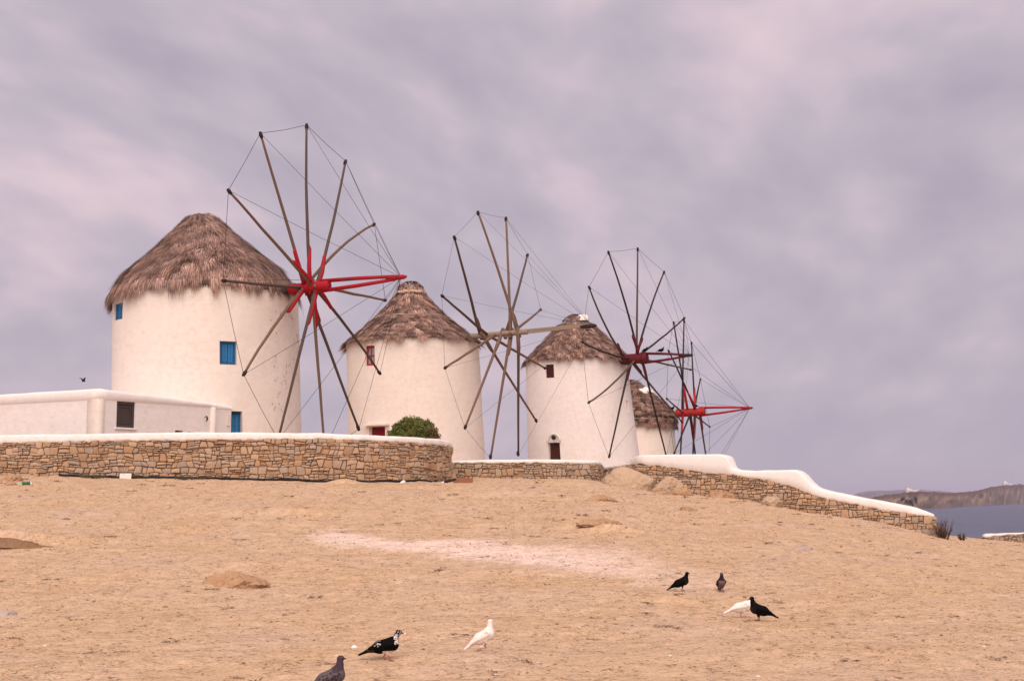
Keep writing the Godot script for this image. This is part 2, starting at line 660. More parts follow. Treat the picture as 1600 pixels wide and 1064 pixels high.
func build_island() -> void:
	ridge("island", [[405, 1850, -11], [430, 1850, -7], [459, 1850, 0.2], [476, 1870, 3.9], [541, 1950, 10.1], [570, 2000, 11.2], [722, 2350, 10.3], [909, 2800, 15.8], [1041, 3100, 26.3], [1215, 3500, 34.9], [1415, 3950, 40.1], [2217, 5500, 62], [3400, 7000, 50]], "low rocky island with brown heath top across the water", 260.0, 0.62, 3, Vector3(0.135, 0.080, 0.058))
	ridge("hill", [[2050, 9000, -11], [2114, 9000, 9], [2142, 9000, 21], [2195, 9000, 39], [2256, 9000, 49], [2377, 9000, 51], [2498, 9000, 58], [2739, 9000, 45], [3060, 9000, 13], [3300, 9000, -11]], "hazy mauve hill on the horizon behind the island", 500.0, 0.3, 9, Vector3(0.16, 0.13, 0.12))
	var spots := [[Vector3(556, 10.2, -1990), 0.55, "white house with flat roofs on the left knoll of the island"], [Vector3(1212, 34.0, -3495), 0.72, "small domed white house on the island's highest ridge"]]
	for s in spots:
		var o := base("island_house", s[0])
		tag(o, s[2], "house")
		var k: float = s[1]
		var st := st_new()
		box(st, Vector3(-6, 4, 0) * k, Vector3(12, 9, 10) * k)
		box(st, Vector3(8, 2.6, 2) * k, Vector3(17, 6.2, 10) * k)
		put("wall", done(st), M.coping, o)
		st = st_new()
		if k > 0.6:
			lathe(st, Vector3(-6, 8.5, 0) * k, [Vector2(4.5, 0) * k, Vector2(4.0, 2.4) * k, Vector2(2.4, 4.2) * k, Vector2(0, 4.8) * k], 16)
			put("dome", done(st), M.coping, o)
		else:
			box(st, Vector3(-8, 9.4, 0) * k, Vector3(5, 2.2, 6) * k)
			put("roof_room", done(st), M.coping, o)
		for x in [-9.0, -4.0, 4.0, 9.0, 13.5]:
			st = st_new()
			box(st, Vector3(x, 3.2, 5.1 if x < 0 else 7.1) * k, Vector3(1.5, 2.4, 0.3) * k)
			put("window", done(st), M.shutter, o)

# ------------------------------------------------------------------ walls of picked stones

class WallPath:
	var p: Array = []      # x, d, stone top, foot
	var s := PackedFloat32Array()
	var out := PackedVector2Array()

	func _init(rows: Array) -> void:
		p = rows
		s.append(0.0)
		for i in range(1, rows.size()):
			s.append(s[i - 1] + Vector2(rows[i][0] - rows[i - 1][0], rows[i][1] - rows[i - 1][1]).length())
		for i in rows.size():
			var a: Array = rows[maxi(i - 1, 0)]
			var b: Array = rows[mini(i + 1, rows.size() - 1)]
			var t := Vector2(b[0] - a[0], b[1] - a[1]).normalized()
			out.append(Vector2(t.y, -t.x))

	func find(v: float) -> int:
		for i in range(1, s.size() - 1):
			if v < s[i]:
				return i - 1
		return s.size() - 2

	func value(v: float, column: int) -> float:
		var i := find(v)
		return lerpf(p[i][column], p[i + 1][column], (v - s[i]) / (s[i + 1] - s[i]))

	func point(v: float, y: float, o: float) -> Vector3:
		var i := find(v)
		var t := (v - s[i]) / (s[i + 1] - s[i])
		var n := out[i].lerp(out[i + 1], clampf(t, 0.0, 1.0)).normalized()
		return Vector3(lerpf(p[i][0], p[i + 1][0], t) + n.x * o, y, -(lerpf(p[i][1], p[i + 1][1], t) + n.y * o))


func clip(poly: PackedVector2Array, n: Vector2, c: float) -> PackedVector2Array:
	var res := PackedVector2Array()
	var m := poly.size()
	for i in m:
		var a := poly[i]
		var b := poly[(i + 1) % m]
		var da := a.dot(n) - c
		var db := b.dot(n) - c
		if da <= 0:
			res.append(a)
		if (da < 0) != (db < 0):
			res.append(a + (b - a) * (da / (da - db)))
	return res


func stone_wall(parent: Node3D, path: WallPath, from: float, to: float, size: float, seed_: int, tones: Array, holes: Array = []) -> void:
	var rng := RandomNumberGenerator.new()
	rng.seed = seed_
	# the rubble core behind the stones
	var st := st_new()
	var rings := []
	var n := int(path.s[-1] / 0.25) + 2
	for i in n + 1:
		var v: float = path.s[-1] * i / n
		var top := path.value(v, 2) - 0.03
		var foot := path.value(v, 3) - 0.5
		rings.append(PackedVector3Array([path.point(v, foot, 0), path.point(v, top, 0), path.point(v, top, -0.45), path.point(v, foot, -0.45)]))
	skin(st, rings)
	fan(st, rings[0])
	fan(st, rings[-1], true)
	put("rubble_core", done(st), M.mortar, parent)
	# seeds in uneven courses; each keeps the area nearest to it, big ones pushing their neighbours back
	var lo := 99.0
	var hi := -99.0
	for r in path.p:
		lo = minf(lo, r[3])
		hi = maxf(hi, r[2])
	# uneven beds; each bed is a run of blocks and of thin slabs stacked two or three high, all with slanting joints
	var polys := []
	var built := []
	var sway := func(v: float, bed: int) -> float:
		return size * 0.34 * rough.get_noise_2d(v * 0.9 + seed_, bed * 7.3) + size * 0.5 * hill.get_noise_2d(v * 0.8, bed * 3.1 + seed_)
	var y := lo - 0.12
	var bed := 0
	while y < hi + 0.05:
		var step := size * rng.randf_range(0.95, 1.9)
		var v := from
		var lean0 := 0.0
		while v < to:
			var stack := 1 if rng.randf() < 0.42 else 2 if rng.randf() < 0.6 else 3
			var long := size * (rng.randf_range(0.9, 2.0) if stack == 1 else rng.randf_range(1.1, 2.6))
			var lean1 := step * rng.randf_range(-0.45, 0.45)
			var e := minf(v + long, to)
			var cuts := [0.0]
			for k in range(1, stack):
				cuts.append(k / float(stack) + rng.randf_range(-0.13, 0.13))
			cuts.append(1.0)
			var tips := []
			for k in stack + 1:
				tips.append([cuts[k] + (rng.randf_range(-0.12, 0.12) if k > 0 and k < stack else 0.0), cuts[k] + (rng.randf_range(-0.12, 0.12) if k > 0 and k < stack else 0.0)])
			for k in stack:
				var halves := [[0.0, 1.0]]
				if stack > 1 and long > size * 1.5 and rng.randf() < 0.6:
					var h := rng.randf_range(0.35, 0.65)
					halves = [[0.0, h], [h, 1.0]]
				for hv in halves:
					var poly := PackedVector2Array()
					for g in [[hv[0], 0], [lerpf(hv[0], hv[1], 0.5), 0], [hv[1], 0], [hv[1], 1], [lerpf(hv[0], hv[1], 0.5), 1], [hv[0], 1]]:
						var f: float = lerpf(tips[k + g[1]][0], tips[k + g[1]][1], g[0])
						var vv: float = lerpf(v + lean0 * (f - 0.5), e + lean1 * (f - 0.5), g[0])
						poly.append(Vector2(vv, lerpf(y + sway.call(vv, bed), y + step + sway.call(vv, bed + 1), f)))
					polys.append(poly)
			lean0 = lean1
			v = e
		y += step
		bed += 1
	for poly in polys:
		var c := Vector2.ZERO
		for p in poly:
			c += p
		c /= poly.size()
		if c.y > path.value(c.x, 2) + size * 0.4 or c.y < path.value(c.x, 3) - 0.12:
			continue
		var skip := false
		for h in holes:
			if absf(c.x - h[0]) < h[2] and absf(c.y - h[1]) < h[3]:
				skip = true
		if skip:
			continue
		# joint, then corners knocked off
		var small := 99.0
		for q in poly.size():
			small = minf(small, absf(poly[q].y - c.y) + 0.3 * absf(poly[q].x - c.x))
		var gap := rng.randf_range(0.004, 0.010) if rng.randf() < 0.8 else rng.randf_range(0.012, 0.022)
		var worn := PackedVector2Array()
		for q in poly.size():
			var p: Vector2 = poly[q]
			p -= Vector2(signf(p.x - c.x) * minf(gap, absf(p.x - c.x) * 0.3), signf(p.y - c.y) * minf(gap, absf(p.y - c.y) * 0.3))
			var before: Vector2 = poly[(q + 5) % 6]
			var after: Vector2 = poly[(q + 1) % 6]
			var ca := rng.randf_range(0.05, 0.22) if rng.randf() < 0.7 else rng.randf_range(0.25, 0.55)
			if q == 1 or q == 4:
				worn.append(p + Vector2(rng.randf_range(-0.3, 0.3) * absf(before.x - p.x), rng.randf_range(-0.10, 0.10) * small))
			else:
				worn.append(p.lerp(before, ca * (0.35 if absf(before.y - p.y) < absf(before.x - p.x) else 0.7)))
				worn.append(p.lerp(after, ca * (0.35 if absf(after.y - p.y) < absf(after.x - p.x) else 0.7)))
		var flat := worn
		var top := path.value(c.x, 2)
		var slope := (path.value(c.x + 0.05, 2) - path.value(c.x - 0.05, 2)) / 0.1
		var nn := Vector2(-slope, 1.0)
		flat = clip(flat, nn, nn.dot(Vector2(c.x, top)))
		if flat.size() < 3:
			continue
		var mid := Vector2.ZERO
		for p in flat:
			mid += p
		mid /= flat.size()
		var edge := PackedVector2Array()
		for a in flat.size():
			var p := flat[a]
			if p.distance_to(flat[(a + 1) % flat.size()]) > 0.012:
				edge.append(p)
		if edge.size() < 3:
			continue
		var proud := rng.randf_range(0.03, 0.10)
		var tilt := Vector2(rng.randf_range(-0.05, 0.05), rng.randf_range(-0.06, 0.06))
		var o := path.point(mid.x, mid.y, 0)
		var r0 := PackedVector3Array()
		var r1 := PackedVector3Array()
		var r2 := PackedVector3Array()
		for p in edge:
			r0.append(path.point(p.x, p.y, -0.03) - o)
			r1.append(path.point(p.x, p.y, proud * 0.8) - o)
			var inn := p.move_toward(mid, minf(0.014, p.distance_to(mid) * 0.4) * rng.randf_range(0.6, 1.3))
			r2.append(path.point(inn.x, inn.y, proud + (inn - mid).dot(tilt) * 2.0) - o)
		st = st_new()
		skin(st, [r0, r1, r2], true)
		var peak := path.point(mid.x, mid.y, proud + rng.randf_range(0.002, 0.014)) - o
		for a in r2.size():
			st.add_vertex(peak)
			st.add_vertex(r2[a])
			st.add_vertex(r2[(a + 1) % r2.size()])
		var span := 0.0
		for a in edge.size():
			span += edge[a].cross(edge[(a + 1) % edge.size()]) * 0.5
		built.append([absf(span), st, o, tones[rng.randi() % tones.size()]])
	built.sort_custom(func(a, b): return a[0] > b[0])
	var rest := SurfaceTool.new()
	rest.begin(Mesh.PRIMITIVE_TRIANGLES)
	var left := 0
	for i in built.size():
		var e: Array = built[i]
		var mesh: ArrayMesh = done(e[1])
		if i < 290:
			put("stone", mesh, M.stones[e[3]], parent, e[2])
			continue
		var arr := mesh.surface_get_arrays(0)
		var c: Color = M.stones[e[3]].albedo_color.srgb_to_linear()
		var idx: PackedInt32Array = arr[Mesh.ARRAY_INDEX]
		for q in idx:
			rest.set_color(c)
			rest.set_normal(arr[Mesh.ARRAY_NORMAL][q])
			rest.add_vertex(arr[Mesh.ARRAY_VERTEX][q] + e[2])
		left += 1
	if left:
		put("small_stones", rest.commit(), M.stone_mix, parent).set_meta("kind", "stuff")


func coping(parent: Node3D, rows: Array, front: float, back: float, called := "coping", m: Material = null) -> MeshInstance3D:
	# whitewashed plaster over the wall head; rows: x, d, underside, top
	var path := WallPath.new(rows)
	var st := st_new(true)
	var rings := []
	var n := int(path.s[-1] / 0.08) + 2
	for i in n + 1:
		var v: float = path.s[-1] * i / n
		var e := hill.get_noise_2d(v * 2.2, rows[0][1])
		var e2 := rough.get_noise_2d(v * 2.0, rows[0][0])
		var top := path.value(v, 3) + 0.012 * e
		var low := path.value(v, 2) + 0.035 * e2 - 0.02
		var hgt := maxf(top - low, 0.05)
		var r := minf(0.065, hgt * 0.35)
		var f := front + 0.015 * e
		rings.append(PackedVector3Array([path.point(v, low, f - 0.10), path.point(v, low, f - 0.02), path.point(v, low + 0.02, f), path.point(v, lerpf(low, top - r, 0.5), f + 0.004), path.point(v, top - r, f), path.point(v, top - r * 0.3, f - r * 0.3), path.point(v, top, f - r), path.point(v, top + 0.01, (f - back) * 0.5 - back * 0.0), path.point(v, top, -back + r), path.point(v, top - r * 0.3, -back + r * 0.3), path.point(v, top - r, -back), path.point(v, low - 0.4, -back)]))
	skin(st, rings)
	fan(st, rings[0])
	fan(st, rings[-1], true)
	return put(called, done(st), m if m else M.coping, parent)


func build_walls() -> void:
	# the long terrace wall on the left, with a rounded right end
	var w := base("stone_wall", Vector3.ZERO)
	tag(w, "long tan rubble retaining wall with white coping, left, rounded end, bush above it", "stone wall")
	var rows := [[-19.0, 40.6, 2.98, 2.1], [-16.5, 40.25, 2.99, 2.1], [-14.38, 40.0, 3.0, 2.11], [-12.52, 39.8, 3.03, 2.07], [-10.7, 39.7, 3.06, 2.0], [-8.92, 39.7, 3.08, 1.96], [-7.15, 39.8, 3.1, 1.93], [-5.38, 39.9, 3.11, 1.91], [-4.32, 40.1, 3.1, 1.91], [-3.3, 40.8, 3.07, 1.85], [-2.62, 41.7, 3.05, 1.84], [-2.2, 42.7, 3.05, 1.86], [-2.0, 43.6, 3.05, 1.9], [-1.93, 44.6, 3.05, 1.95], [-1.95, 46.0, 3.03, 2.0], [-2.1, 49.4, 2.98, 2.1]]
	var path := WallPath.new(rows)
	stone_wall(w, path, 3.6, path.s[13], 0.138, 21, [0, 0, 1, 2, 2, 4, 3, 6, 5], [[17.35, 2.2, 0.17, 0.13], [8.42, 2.06, 0.2, 0.1]])
	var cap := []
	var tops := [3.2, 3.21, 3.22, 3.235, 3.265, 3.285, 3.285, 3.27, 3.235, 3.225, 3.22, 3.22, 3.21, 3.19, 3.15, 3.0]
	for i in rows.size():
		cap.append([rows[i][0], rows[i][1], rows[i][2], tops[i]])
	coping(w, cap, 0.05, 0.52)
	# the low wall of the middle, in front of the third mill
	w = base("stone_wall", Vector3.ZERO)
	tag(w, "low grey brown rubble wall with white coping, below the third windmill's brown door", "stone wall")
	rows = [[-2.3, 49.7, 2.67, 2.05], [-0.89, 49.6, 2.69, 2.05], [0.67, 49.7, 2.7, 2.05], [2.23, 49.8, 2.69, 2.05], [2.7, 49.92, 2.67, 2.0], [2.98, 50.2, 2.66, 2.0], [3.14, 50.8, 2.65, 1.95], [3.26, 52.0, 2.63, 1.9], [3.3, 54.0, 2.6, 1.9]]
	path = WallPath.new(rows)
	stone_wall(w, path, 0.2, path.s[7], 0.135, 33, [3, 5, 4, 3, 1, 0, 5], [[2.62, 2.24, 0.12, 0.1]])
	cap = []
	tops = [2.75, 2.78, 2.8, 2.79, 2.775, 2.76, 2.74, 2.7, 2.66]
	for i in rows.size():
		cap.append([rows[i][0], rows[i][1], rows[i][2], tops[i]])
	coping(w, cap, 0.05, 0.5)
	# the wall that runs down to the sea on the right
	w = base("stone_wall", Vector3.ZERO)
	tag(w, "sloping rubble wall with smooth white top running down right towards the sea", "stone wall")
	rows = [[3.35, 52.6, 2.5, 1.9], [3.75, 49.6, 2.55, 1.9], [4.06, 47.2, 2.58, 1.85], [4.14, 46.72, 2.59, 1.8], [4.30, 46.5, 2.59, 1.75], [4.77, 46.26, 2.52, 1.7], [5.36, 46.0, 2.43, 1.6], [6.14, 45.65, 2.3, 1.5], [6.98, 45.27, 2.21, 1.33], [7.65, 44.95, 2.11, 1.2], [8.02, 44.78, 2.05, 1.15], [8.79, 44.41, 1.81, 0.9], [9.06, 44.28, 1.69, 0.86], [9.38, 44.13, 1.55, 0.8], [9.82, 43.91, 1.43, 0.76], [10.46, 43.59, 1.29, 0.7], [11.54, 43.04, 1.07, 0.5], [12.04, 42.78, 0.99, 0.35], [12.4, 42.6, 0.94, 0.15], [12.57, 42.62, 0.91, 0.1], [12.64, 42.9, 0.9, 0.05], [12.7, 44.5, 0.9, 0.0]]
	path = WallPath.new(rows)
	stone_wall(w, path, 0.2, path.s[-1] - 0.1, 0.118, 57, [0, 2, 1, 4, 3, 0, 5, 2], [])
	cap = [[3.38, 52.5, 2.49, 2.60], [3.75, 49.6, 2.53, 2.62], [4.0, 47.8, 2.56, 2.66], [4.08, 47.1, 2.57, 2.8], [4.14, 46.72, 2.58, 2.85], [4.30, 46.5, 2.58, 2.86], [4.77, 46.26, 2.51, 2.86], [5.36, 46.0, 2.42, 2.86], [6.14, 45.65, 2.29, 2.855], [6.5, 45.48, 2.26, 2.855], [6.64, 45.42, 2.25, 2.85], [6.76, 45.37, 2.23, 2.82], [6.86, 45.32, 2.21, 2.74], [6.92, 45.29, 2.2, 2.62], [6.98, 45.27, 2.2, 2.44], [7.06, 45.23, 2.19, 2.37], [7.28, 45.13, 2.15, 2.33], [7.65, 44.95, 2.1, 2.31], [8.02, 44.78, 2.04, 2.33], [8.5, 44.55, 1.9, 2.34], [8.79, 44.41, 1.8, 2.34], [8.92, 44.35, 1.74, 2.29], [9.06, 44.28, 1.68, 2.16], [9.2, 44.21, 1.62, 1.98], [9.38, 44.13, 1.54, 1.80], [9.6, 44.02, 1.48, 1.71], [9.82, 43.91, 1.42, 1.65], [10.46, 43.59, 1.28, 1.51], [11.54, 43.04, 1.06, 1.28], [12.04, 42.78, 0.98, 1.16], [12.4, 42.62, 0.93, 1.06], [12.54, 42.66, 0.9, 1.0], [12.6, 42.95, 0.89, 0.98], [12.64, 44.4, 0.89, 0.97]]
	coping(w, cap, 0.06, 0.75)
	# whitewashed steps that climb between the two walls
	w = base("white_steps", Vector3(4.45, 2.2, -51.0))
	tag(w, "whitewashed steps with worn tan edges climbing between two stone walls", "steps")
	for k in 5:
		var st := st_new()
		var z := 1.6 + k * 0.30
		box(st, Vector3(-0.15 + k * 0.1, 0.18 + k * 0.03, z), Vector3(0.9, 0.5 + k * 0.06, 0.30))
		var o := put("step", done(st), M.coping, w)
		st = st_new()
		box(st, Vector3(-0.15 + k * 0.1, 0.415 + k * 0.06, z + 0.145), Vector3(0.92, 0.03, 0.05))
		put("edge_tiles", done(st), M.stones[4], o)
	# the far low wall at the right edge
	w = base("stone_wall", Vector3.ZERO)
	tag(w, "short dark rubble wall with thin white top by the water, at the right edge", "stone wall")
	rows = [[18.0, 54.4, 0.05, -0.5], [17.22, 52.3, 0.06, -0.5], [17.2, 52.06, 0.07, -0.5], [17.59, 51.9, 0.13, -0.5], [18.38, 51.5, 0.18, -0.5], [21.0, 50.6, 0.24, -0.6]]
	path = WallPath.new(rows)
	stone_wall(w, path, 1.6, path.s[-1], 0.10, 71, [5, 5, 3])
	cap = []
	tops = [0.12, 0.14, 0.145, 0.185, 0.23, 0.29]
	for i in rows.size():
		cap.append([rows[i][0], rows[i][1], rows[i][2], tops[i]])
	coping(w, cap, 0.05, 0.45)

# ------------------------------------------------------------------ windmills

func tower(parent: Node3D, t: Dictionary, m: Material) -> void:
	# a battered round wall of lumpy plaster; every opening has its own reveal
	var angs := []
	for i in 120:
		angs.append(TAU * i / 120 - PI)
	var ys := []
	for i in 41:
		ys.append(lerpf(t.y0, t.y1, i / 40.0))
	for o in t.openings:
		for a in [o.a - o.w * 0.5 / t.r1, o.a + o.w * 0.5 / t.r1]:
			angs = angs.filter(func(b): return absf(b - a) > 0.014)
			angs.append(a)
		for y in [o.y - o.h * 0.5, o.y + o.h * 0.5]:
			ys = ys.filter(func(b): return absf(b - y) > 0.05)
			ys.append(y)
	angs.sort()
	ys.sort()
	var at := func(a: float, y: float, inset: float) -> Vector3:
		return tower_point(t, a, y, inset)
	var st := st_new(true)
	var n := angs.size()
	for i in n:
		var a0: float = angs[i]
		var a1: float = angs[(i + 1) % n] + (TAU if i == n - 1 else 0.0)
		for j in ys.size() - 1:
			var open := false
			for o in t.openings:
				if absf((a0 + a1) * 0.5 - o.a) < o.w * 0.5 / t.r1 and absf((ys[j] + ys[j + 1]) * 0.5 - o.y) < o.h * 0.5:
					open = true
			if not open:
				quad(st, at.call(a0, ys[j], 0.0), at.call(a0, ys[j + 1], 0.0), at.call(a1, ys[j + 1], 0.0), at.call(a1, ys[j], 0.0))
	put("tower_wall", done(st), m, parent)
	for o in t.openings:
		st = st_new()
		var l: float = o.a - o.w * 0.5 / t.r1
		var r: float = o.a + o.w * 0.5 / t.r1
		var lo: float = o.y - o.h * 0.5
		var hi: float = o.y + o.h * 0.5
		var k := o.depth as float
		for e in [[l, lo, l, hi], [l, hi, r, hi], [r, hi, r, lo], [r, lo, l, lo]]:
			for q in 4:
				var f0 := q / 4.0
				var f1 := (q + 1) / 4.0
				var b0 := [lerpf(e[0], e[2], f0), lerpf(e[1], e[3], f0)]
				var b1 := [lerpf(e[0], e[2], f1), lerpf(e[1], e[3], f1)]
				quad(st, at.call(b0[0], b0[1], -0.004), at.call(b0[0], b0[1], k + 0.1), at.call(b1[0], b1[1], k + 0.1), at.call(b1[0], b1[1], -0.004))
		put("reveal", done(st), m, parent)


func tower_point(t: Dictionary, a: float, y: float, inset: float) -> Vector3:
	var f: float = (y - t.y0) / (t.y1 - t.y0)
	var r: float = lerpf(t.r0, t.r1, f) - inset
	r += 0.022 * hill.get_noise_3d(sin(a) * 4.0 + t.c0.x, y * 1.3, cos(a) * 4.0) + 0.008 * rough.get_noise_3d(sin(a) * 7.0, y * 2.3, cos(a) * 7.0)
	return Vector3(lerpf(t.c0.x, t.c1.x, f) + sin(a) * r, y, lerpf(t.c0.y, t.c1.y, f) + cos(a) * r)


func opening_frame(t: Dictionary, o: Dictionary) -> Transform3D:
	# stands in the opening at its depth: x along the wall, y up, z out of the wall
	var out := Vector3(sin(o.a), 0, cos(o.a))
	return Transform3D(Basis(Vector3.UP.cross(out), Vector3.UP, out), tower_point(t, o.a, o.y, o.depth))


func joinery(parent: Node, called: String, xf: Transform3D, w: float, h: float, style: String, m: Material, m2: Material) -> void:
	# a window or door in its opening: the frame is the part, its leaves, rails and panes are sub-parts
	var st := st_new()
	var b := minf(0.085, w * 0.15)
	box(st, Vector3(-w * 0.5 + b * 0.5, 0, 0), Vector3(b, h, 0.07), xf)
	box(st, Vector3(w * 0.5 - b * 0.5, 0, 0), Vector3(b, h, 0.07), xf)
	box(st, Vector3(0, h * 0.5 - b * 0.5, 0), Vector3(w - 2 * b, b, 0.07), xf)
	if not called.ends_with("door"):
		box(st, Vector3(0, -h * 0.5 + b * 0.5, 0), Vector3(w - 2 * b, b, 0.07), xf)
	var f := put(called, done(st), m2, parent)
	var iw := w - 2 * b
	var ih := h - 2 * b
	if style == "glazed":
		st = st_new()
		box(st, Vector3(0, 0, 0.005), Vector3(iw, 0.05, 0.05), xf)
		box(st, Vector3(-iw * 0.05, ih * 0.25 + 0.0125, 0), Vector3(0.04, ih * 0.5 - 0.03, 0.045), xf)
		box(st, Vector3(-iw * 0.05, -ih * 0.25 - 0.0125, 0), Vector3(0.04, ih * 0.5 - 0.03, 0.045), xf)
		put("glazing_bars", done(st), m, f)
		for sx in [-0.27, 0.23]:
			for sy in [-0.25, 0.25]:
				st = st_new()
				box(st, Vector3(iw * sx, ih * sy, -0.01), Vector3(iw * 0.5, ih * 0.5, 0.012), xf)
				put("pane", done(st), M.glass, f)
		return
	var leaves := 2 if style == "shutters" else 1
	for k in leaves:
		var lw := iw / leaves
		var cx := (k - (leaves - 1) * 0.5) * lw
		st = st_new()
		box(st, Vector3(cx, 0, -0.012), Vector3(lw - 0.012, ih - 0.012, 0.02), xf)
		for s in [-1, 1]:
			box(st, Vector3(cx + s * (lw * 0.5 - 0.045), 0, 0.008), Vector3(0.06, ih - 0.016, 0.022), xf)
			box(st, Vector3(cx, s * (ih * 0.5 - 0.05), 0.008), Vector3(lw - 0.15, 0.07, 0.022), xf)
		if style == "shutters":
			box(st, Vector3(cx, 0, 0.006), Vector3(maxf(lw - 0.2, 0.03), ih - 0.24, 0.012), xf)
		put("shutter" if style == "shutters" else "leaf" if called.ends_with("door") else "shutter", done(st), m, f)
		if style == "planks":
			for q in 4:
				st = st_new()
				box(st, Vector3(cx - lw * 0.5 + (q + 0.5) * lw / 4, 0, 0.024), Vector3(lw / 4 - 0.012, ih - 0.03, 0.012), xf)
				put("plank", done(st), m, f)


func tuft_mesh(seed_: int, blades: int, spread: float, width: float, lift: float) -> ArrayMesh:
	# a pinch of thatch one unit long, lying along +z, its free end lifted towards +y
	var rng := RandomNumberGenerator.new()
	rng.seed = seed_
	var st := st_new(true)
	for i in blades:
		var x0 := rng.randf_range(-spread, spread)
		var dx := rng.randf_range(-spread, spread) * 0.9
		var y0 := rng.randf_range(0.0, 0.05)
		var up := rng.randf_range(0.1, 1.0) * lift
		var l := rng.randf_range(0.6, 1.0)
		var wd := width * rng.randf_range(0.6, 1.2)
		var a := []
		for k in 4:
			var f := k / 3.0
			var c := Vector3(x0 + dx * f * f, y0 + up * f * (1.25 - 0.55 * f), l * f)
			var hw: float = wd * [0.5, 0.5, 0.42, 0.06][k]
			a.append([c - Vector3(hw, -hw * 0.3, 0), c + Vector3(hw, hw * 0.3, 0)])
		for k in 3:
			quad(st, a[k][0], a[k + 1][0], a[k + 1][1], a[k][1])
	return done(st)


func thatch(parent: Node3D, c: Vector3, prof: Array, o: Dictionary) -> void:
	# prof: radius and height from the eave up; o: count, length, course, swirl, tones, drop
	var rng := RandomNumberGenerator.new()
	rng.seed = o.seed
	var len := [0.0]
	for i in range(1, prof.size()):
		len.append(len[-1] + prof[i].distance_to(prof[i - 1]))
	var mm := MultiMesh.new()
	mm.transform_format = MultiMesh.TRANSFORM_3D
	mm.use_colors = true
	mm.mesh = tuft_mesh(o.seed, 8, 0.10, o.width, o.lift)
	var xs: Array[Transform3D] = []
	var cs := PackedColorArray()
	var total: float = len[-1]
	for i in o.count:
		var s := 0.0
		var r := 0.0
		var seg := 0
		while true:
			s = rng.randf() * total
			if o.course > 0.0:
				s = floorf(s / o.course) * o.course + rng.randf() * rng.randf() * o.course * 0.8
			seg = 0
			while seg < prof.size() - 2 and s > len[seg + 1]:
				seg += 1
			r = lerpf(prof[seg].x, prof[seg + 1].x, (s - len[seg]) / (len[seg + 1] - len[seg]))
			if rng.randf() < (r + 0.15) / (prof[0].x + 0.15):
				break
		var y := lerpf(prof[seg].y, prof[seg + 1].y, (s - len[seg]) / (len[seg + 1] - len[seg]))
		var a := rng.randf() * TAU
		var dirv: Vector2 = (prof[seg] - prof[seg + 1]).normalized()
		var out := Vector3(sin(a), 0, cos(a))
		var down := (out * dirv.x + Vector3.UP * dirv.y).normalized()
		var side := Vector3.UP.cross(out)
		var nor := down.cross(side).normalized()
		var patch := hill.get_noise_3d(sin(a) * 5.0 + o.seed, y * 1.6, cos(a) * 5.0)
		var patch2 := rough.get_noise_3d(sin(a) * 6.0, y * 3.0 + o.seed, cos(a) * 6.0)
		var turn: float = o.swirl * (patch * 1.6 + rng.randf_range(-0.5, 0.5))
		var flop := clampf(1.0 - s / 0.7, 0.0, 1.0)
		var z: Vector3 = (down + side * turn + Vector3.DOWN * flop * o.drop + nor * rng.randf_range(-0.03, 0.10)).normalized()
		var x := nor.cross(z).normalized()
		var l: float = o.length * rng.randf_range(0.65, 1.2) * (1.0 + 0.5 * patch2) * clampf(0.45 + r * 0.6, 0.5, 1.0)
		if s < 0.45:
			l *= 0.55 + 0.5 * absf(hill.get_noise_1d(a * 14.0 + o.seed)) * 2.0
		xs.append(Transform3D(Basis(x, z.cross(x), z * l), c + out * r + Vector3.UP * y + nor * (0.02 + 0.07 * patch2) * minf(1.0, r)))
		var t: Array = o.tones[mini(int(rng.randf() * o.tones.size()), o.tones.size() - 1)]
		var k := rng.randf_range(0.45, 1.4) * (1.0 + 1.0 * patch2)  # uneven straw tone; sunken tufts darkened to paint shaded gaps between strands
		var tip: Array = o.tones[0]
		var mixv := clampf(0.5 + patch * 1.2, 0.0, 1.0) * 0.55
		cs.append(Color(lerpf(t[0], tip[0], mixv) * k, lerpf(t[1], tip[1], mixv) * k, lerpf(t[2], tip[2], mixv) * k))
	mm.instance_count = xs.size()
	for i in xs.size():
		mm.set_instance_transform(i, xs[i])
		mm.set_instance_color(i, cs[i])
	var mi := MultiMeshInstance3D.new()
	mi.name = numbered(parent, "thatch")
	mi.multimesh = mm
	mi.material_override = M.thatch
	mi.set_meta("kind", "stuff")
	parent.add_child(mi)


func roof(mill: Node3D, c: Vector3, prof: Array, o: Dictionary) -> MeshInstance3D:
	var st := st_new(true)
	var under := [Vector2(0.05, prof[0].y + 0.12), Vector2(prof[0].x - 0.10, prof[0].y + 0.10)]
	for p in prof:
		under.append(Vector2(maxf(p.x - 0.03, 0.0), p.y))
	lathe(st, c, under, 64, 0.06)
	var r := put("roof", done(st), M.thatch_under, mill)
	thatch(r, c, prof, o)
	var pivot: Vector3 = c + Vector3.UP * prof[0].y
	var b := Basis(Vector3(0, 0, 1), o.get("tilt", 0.0))
	r.transform = Transform3D(b, pivot - b * pivot)
	return r


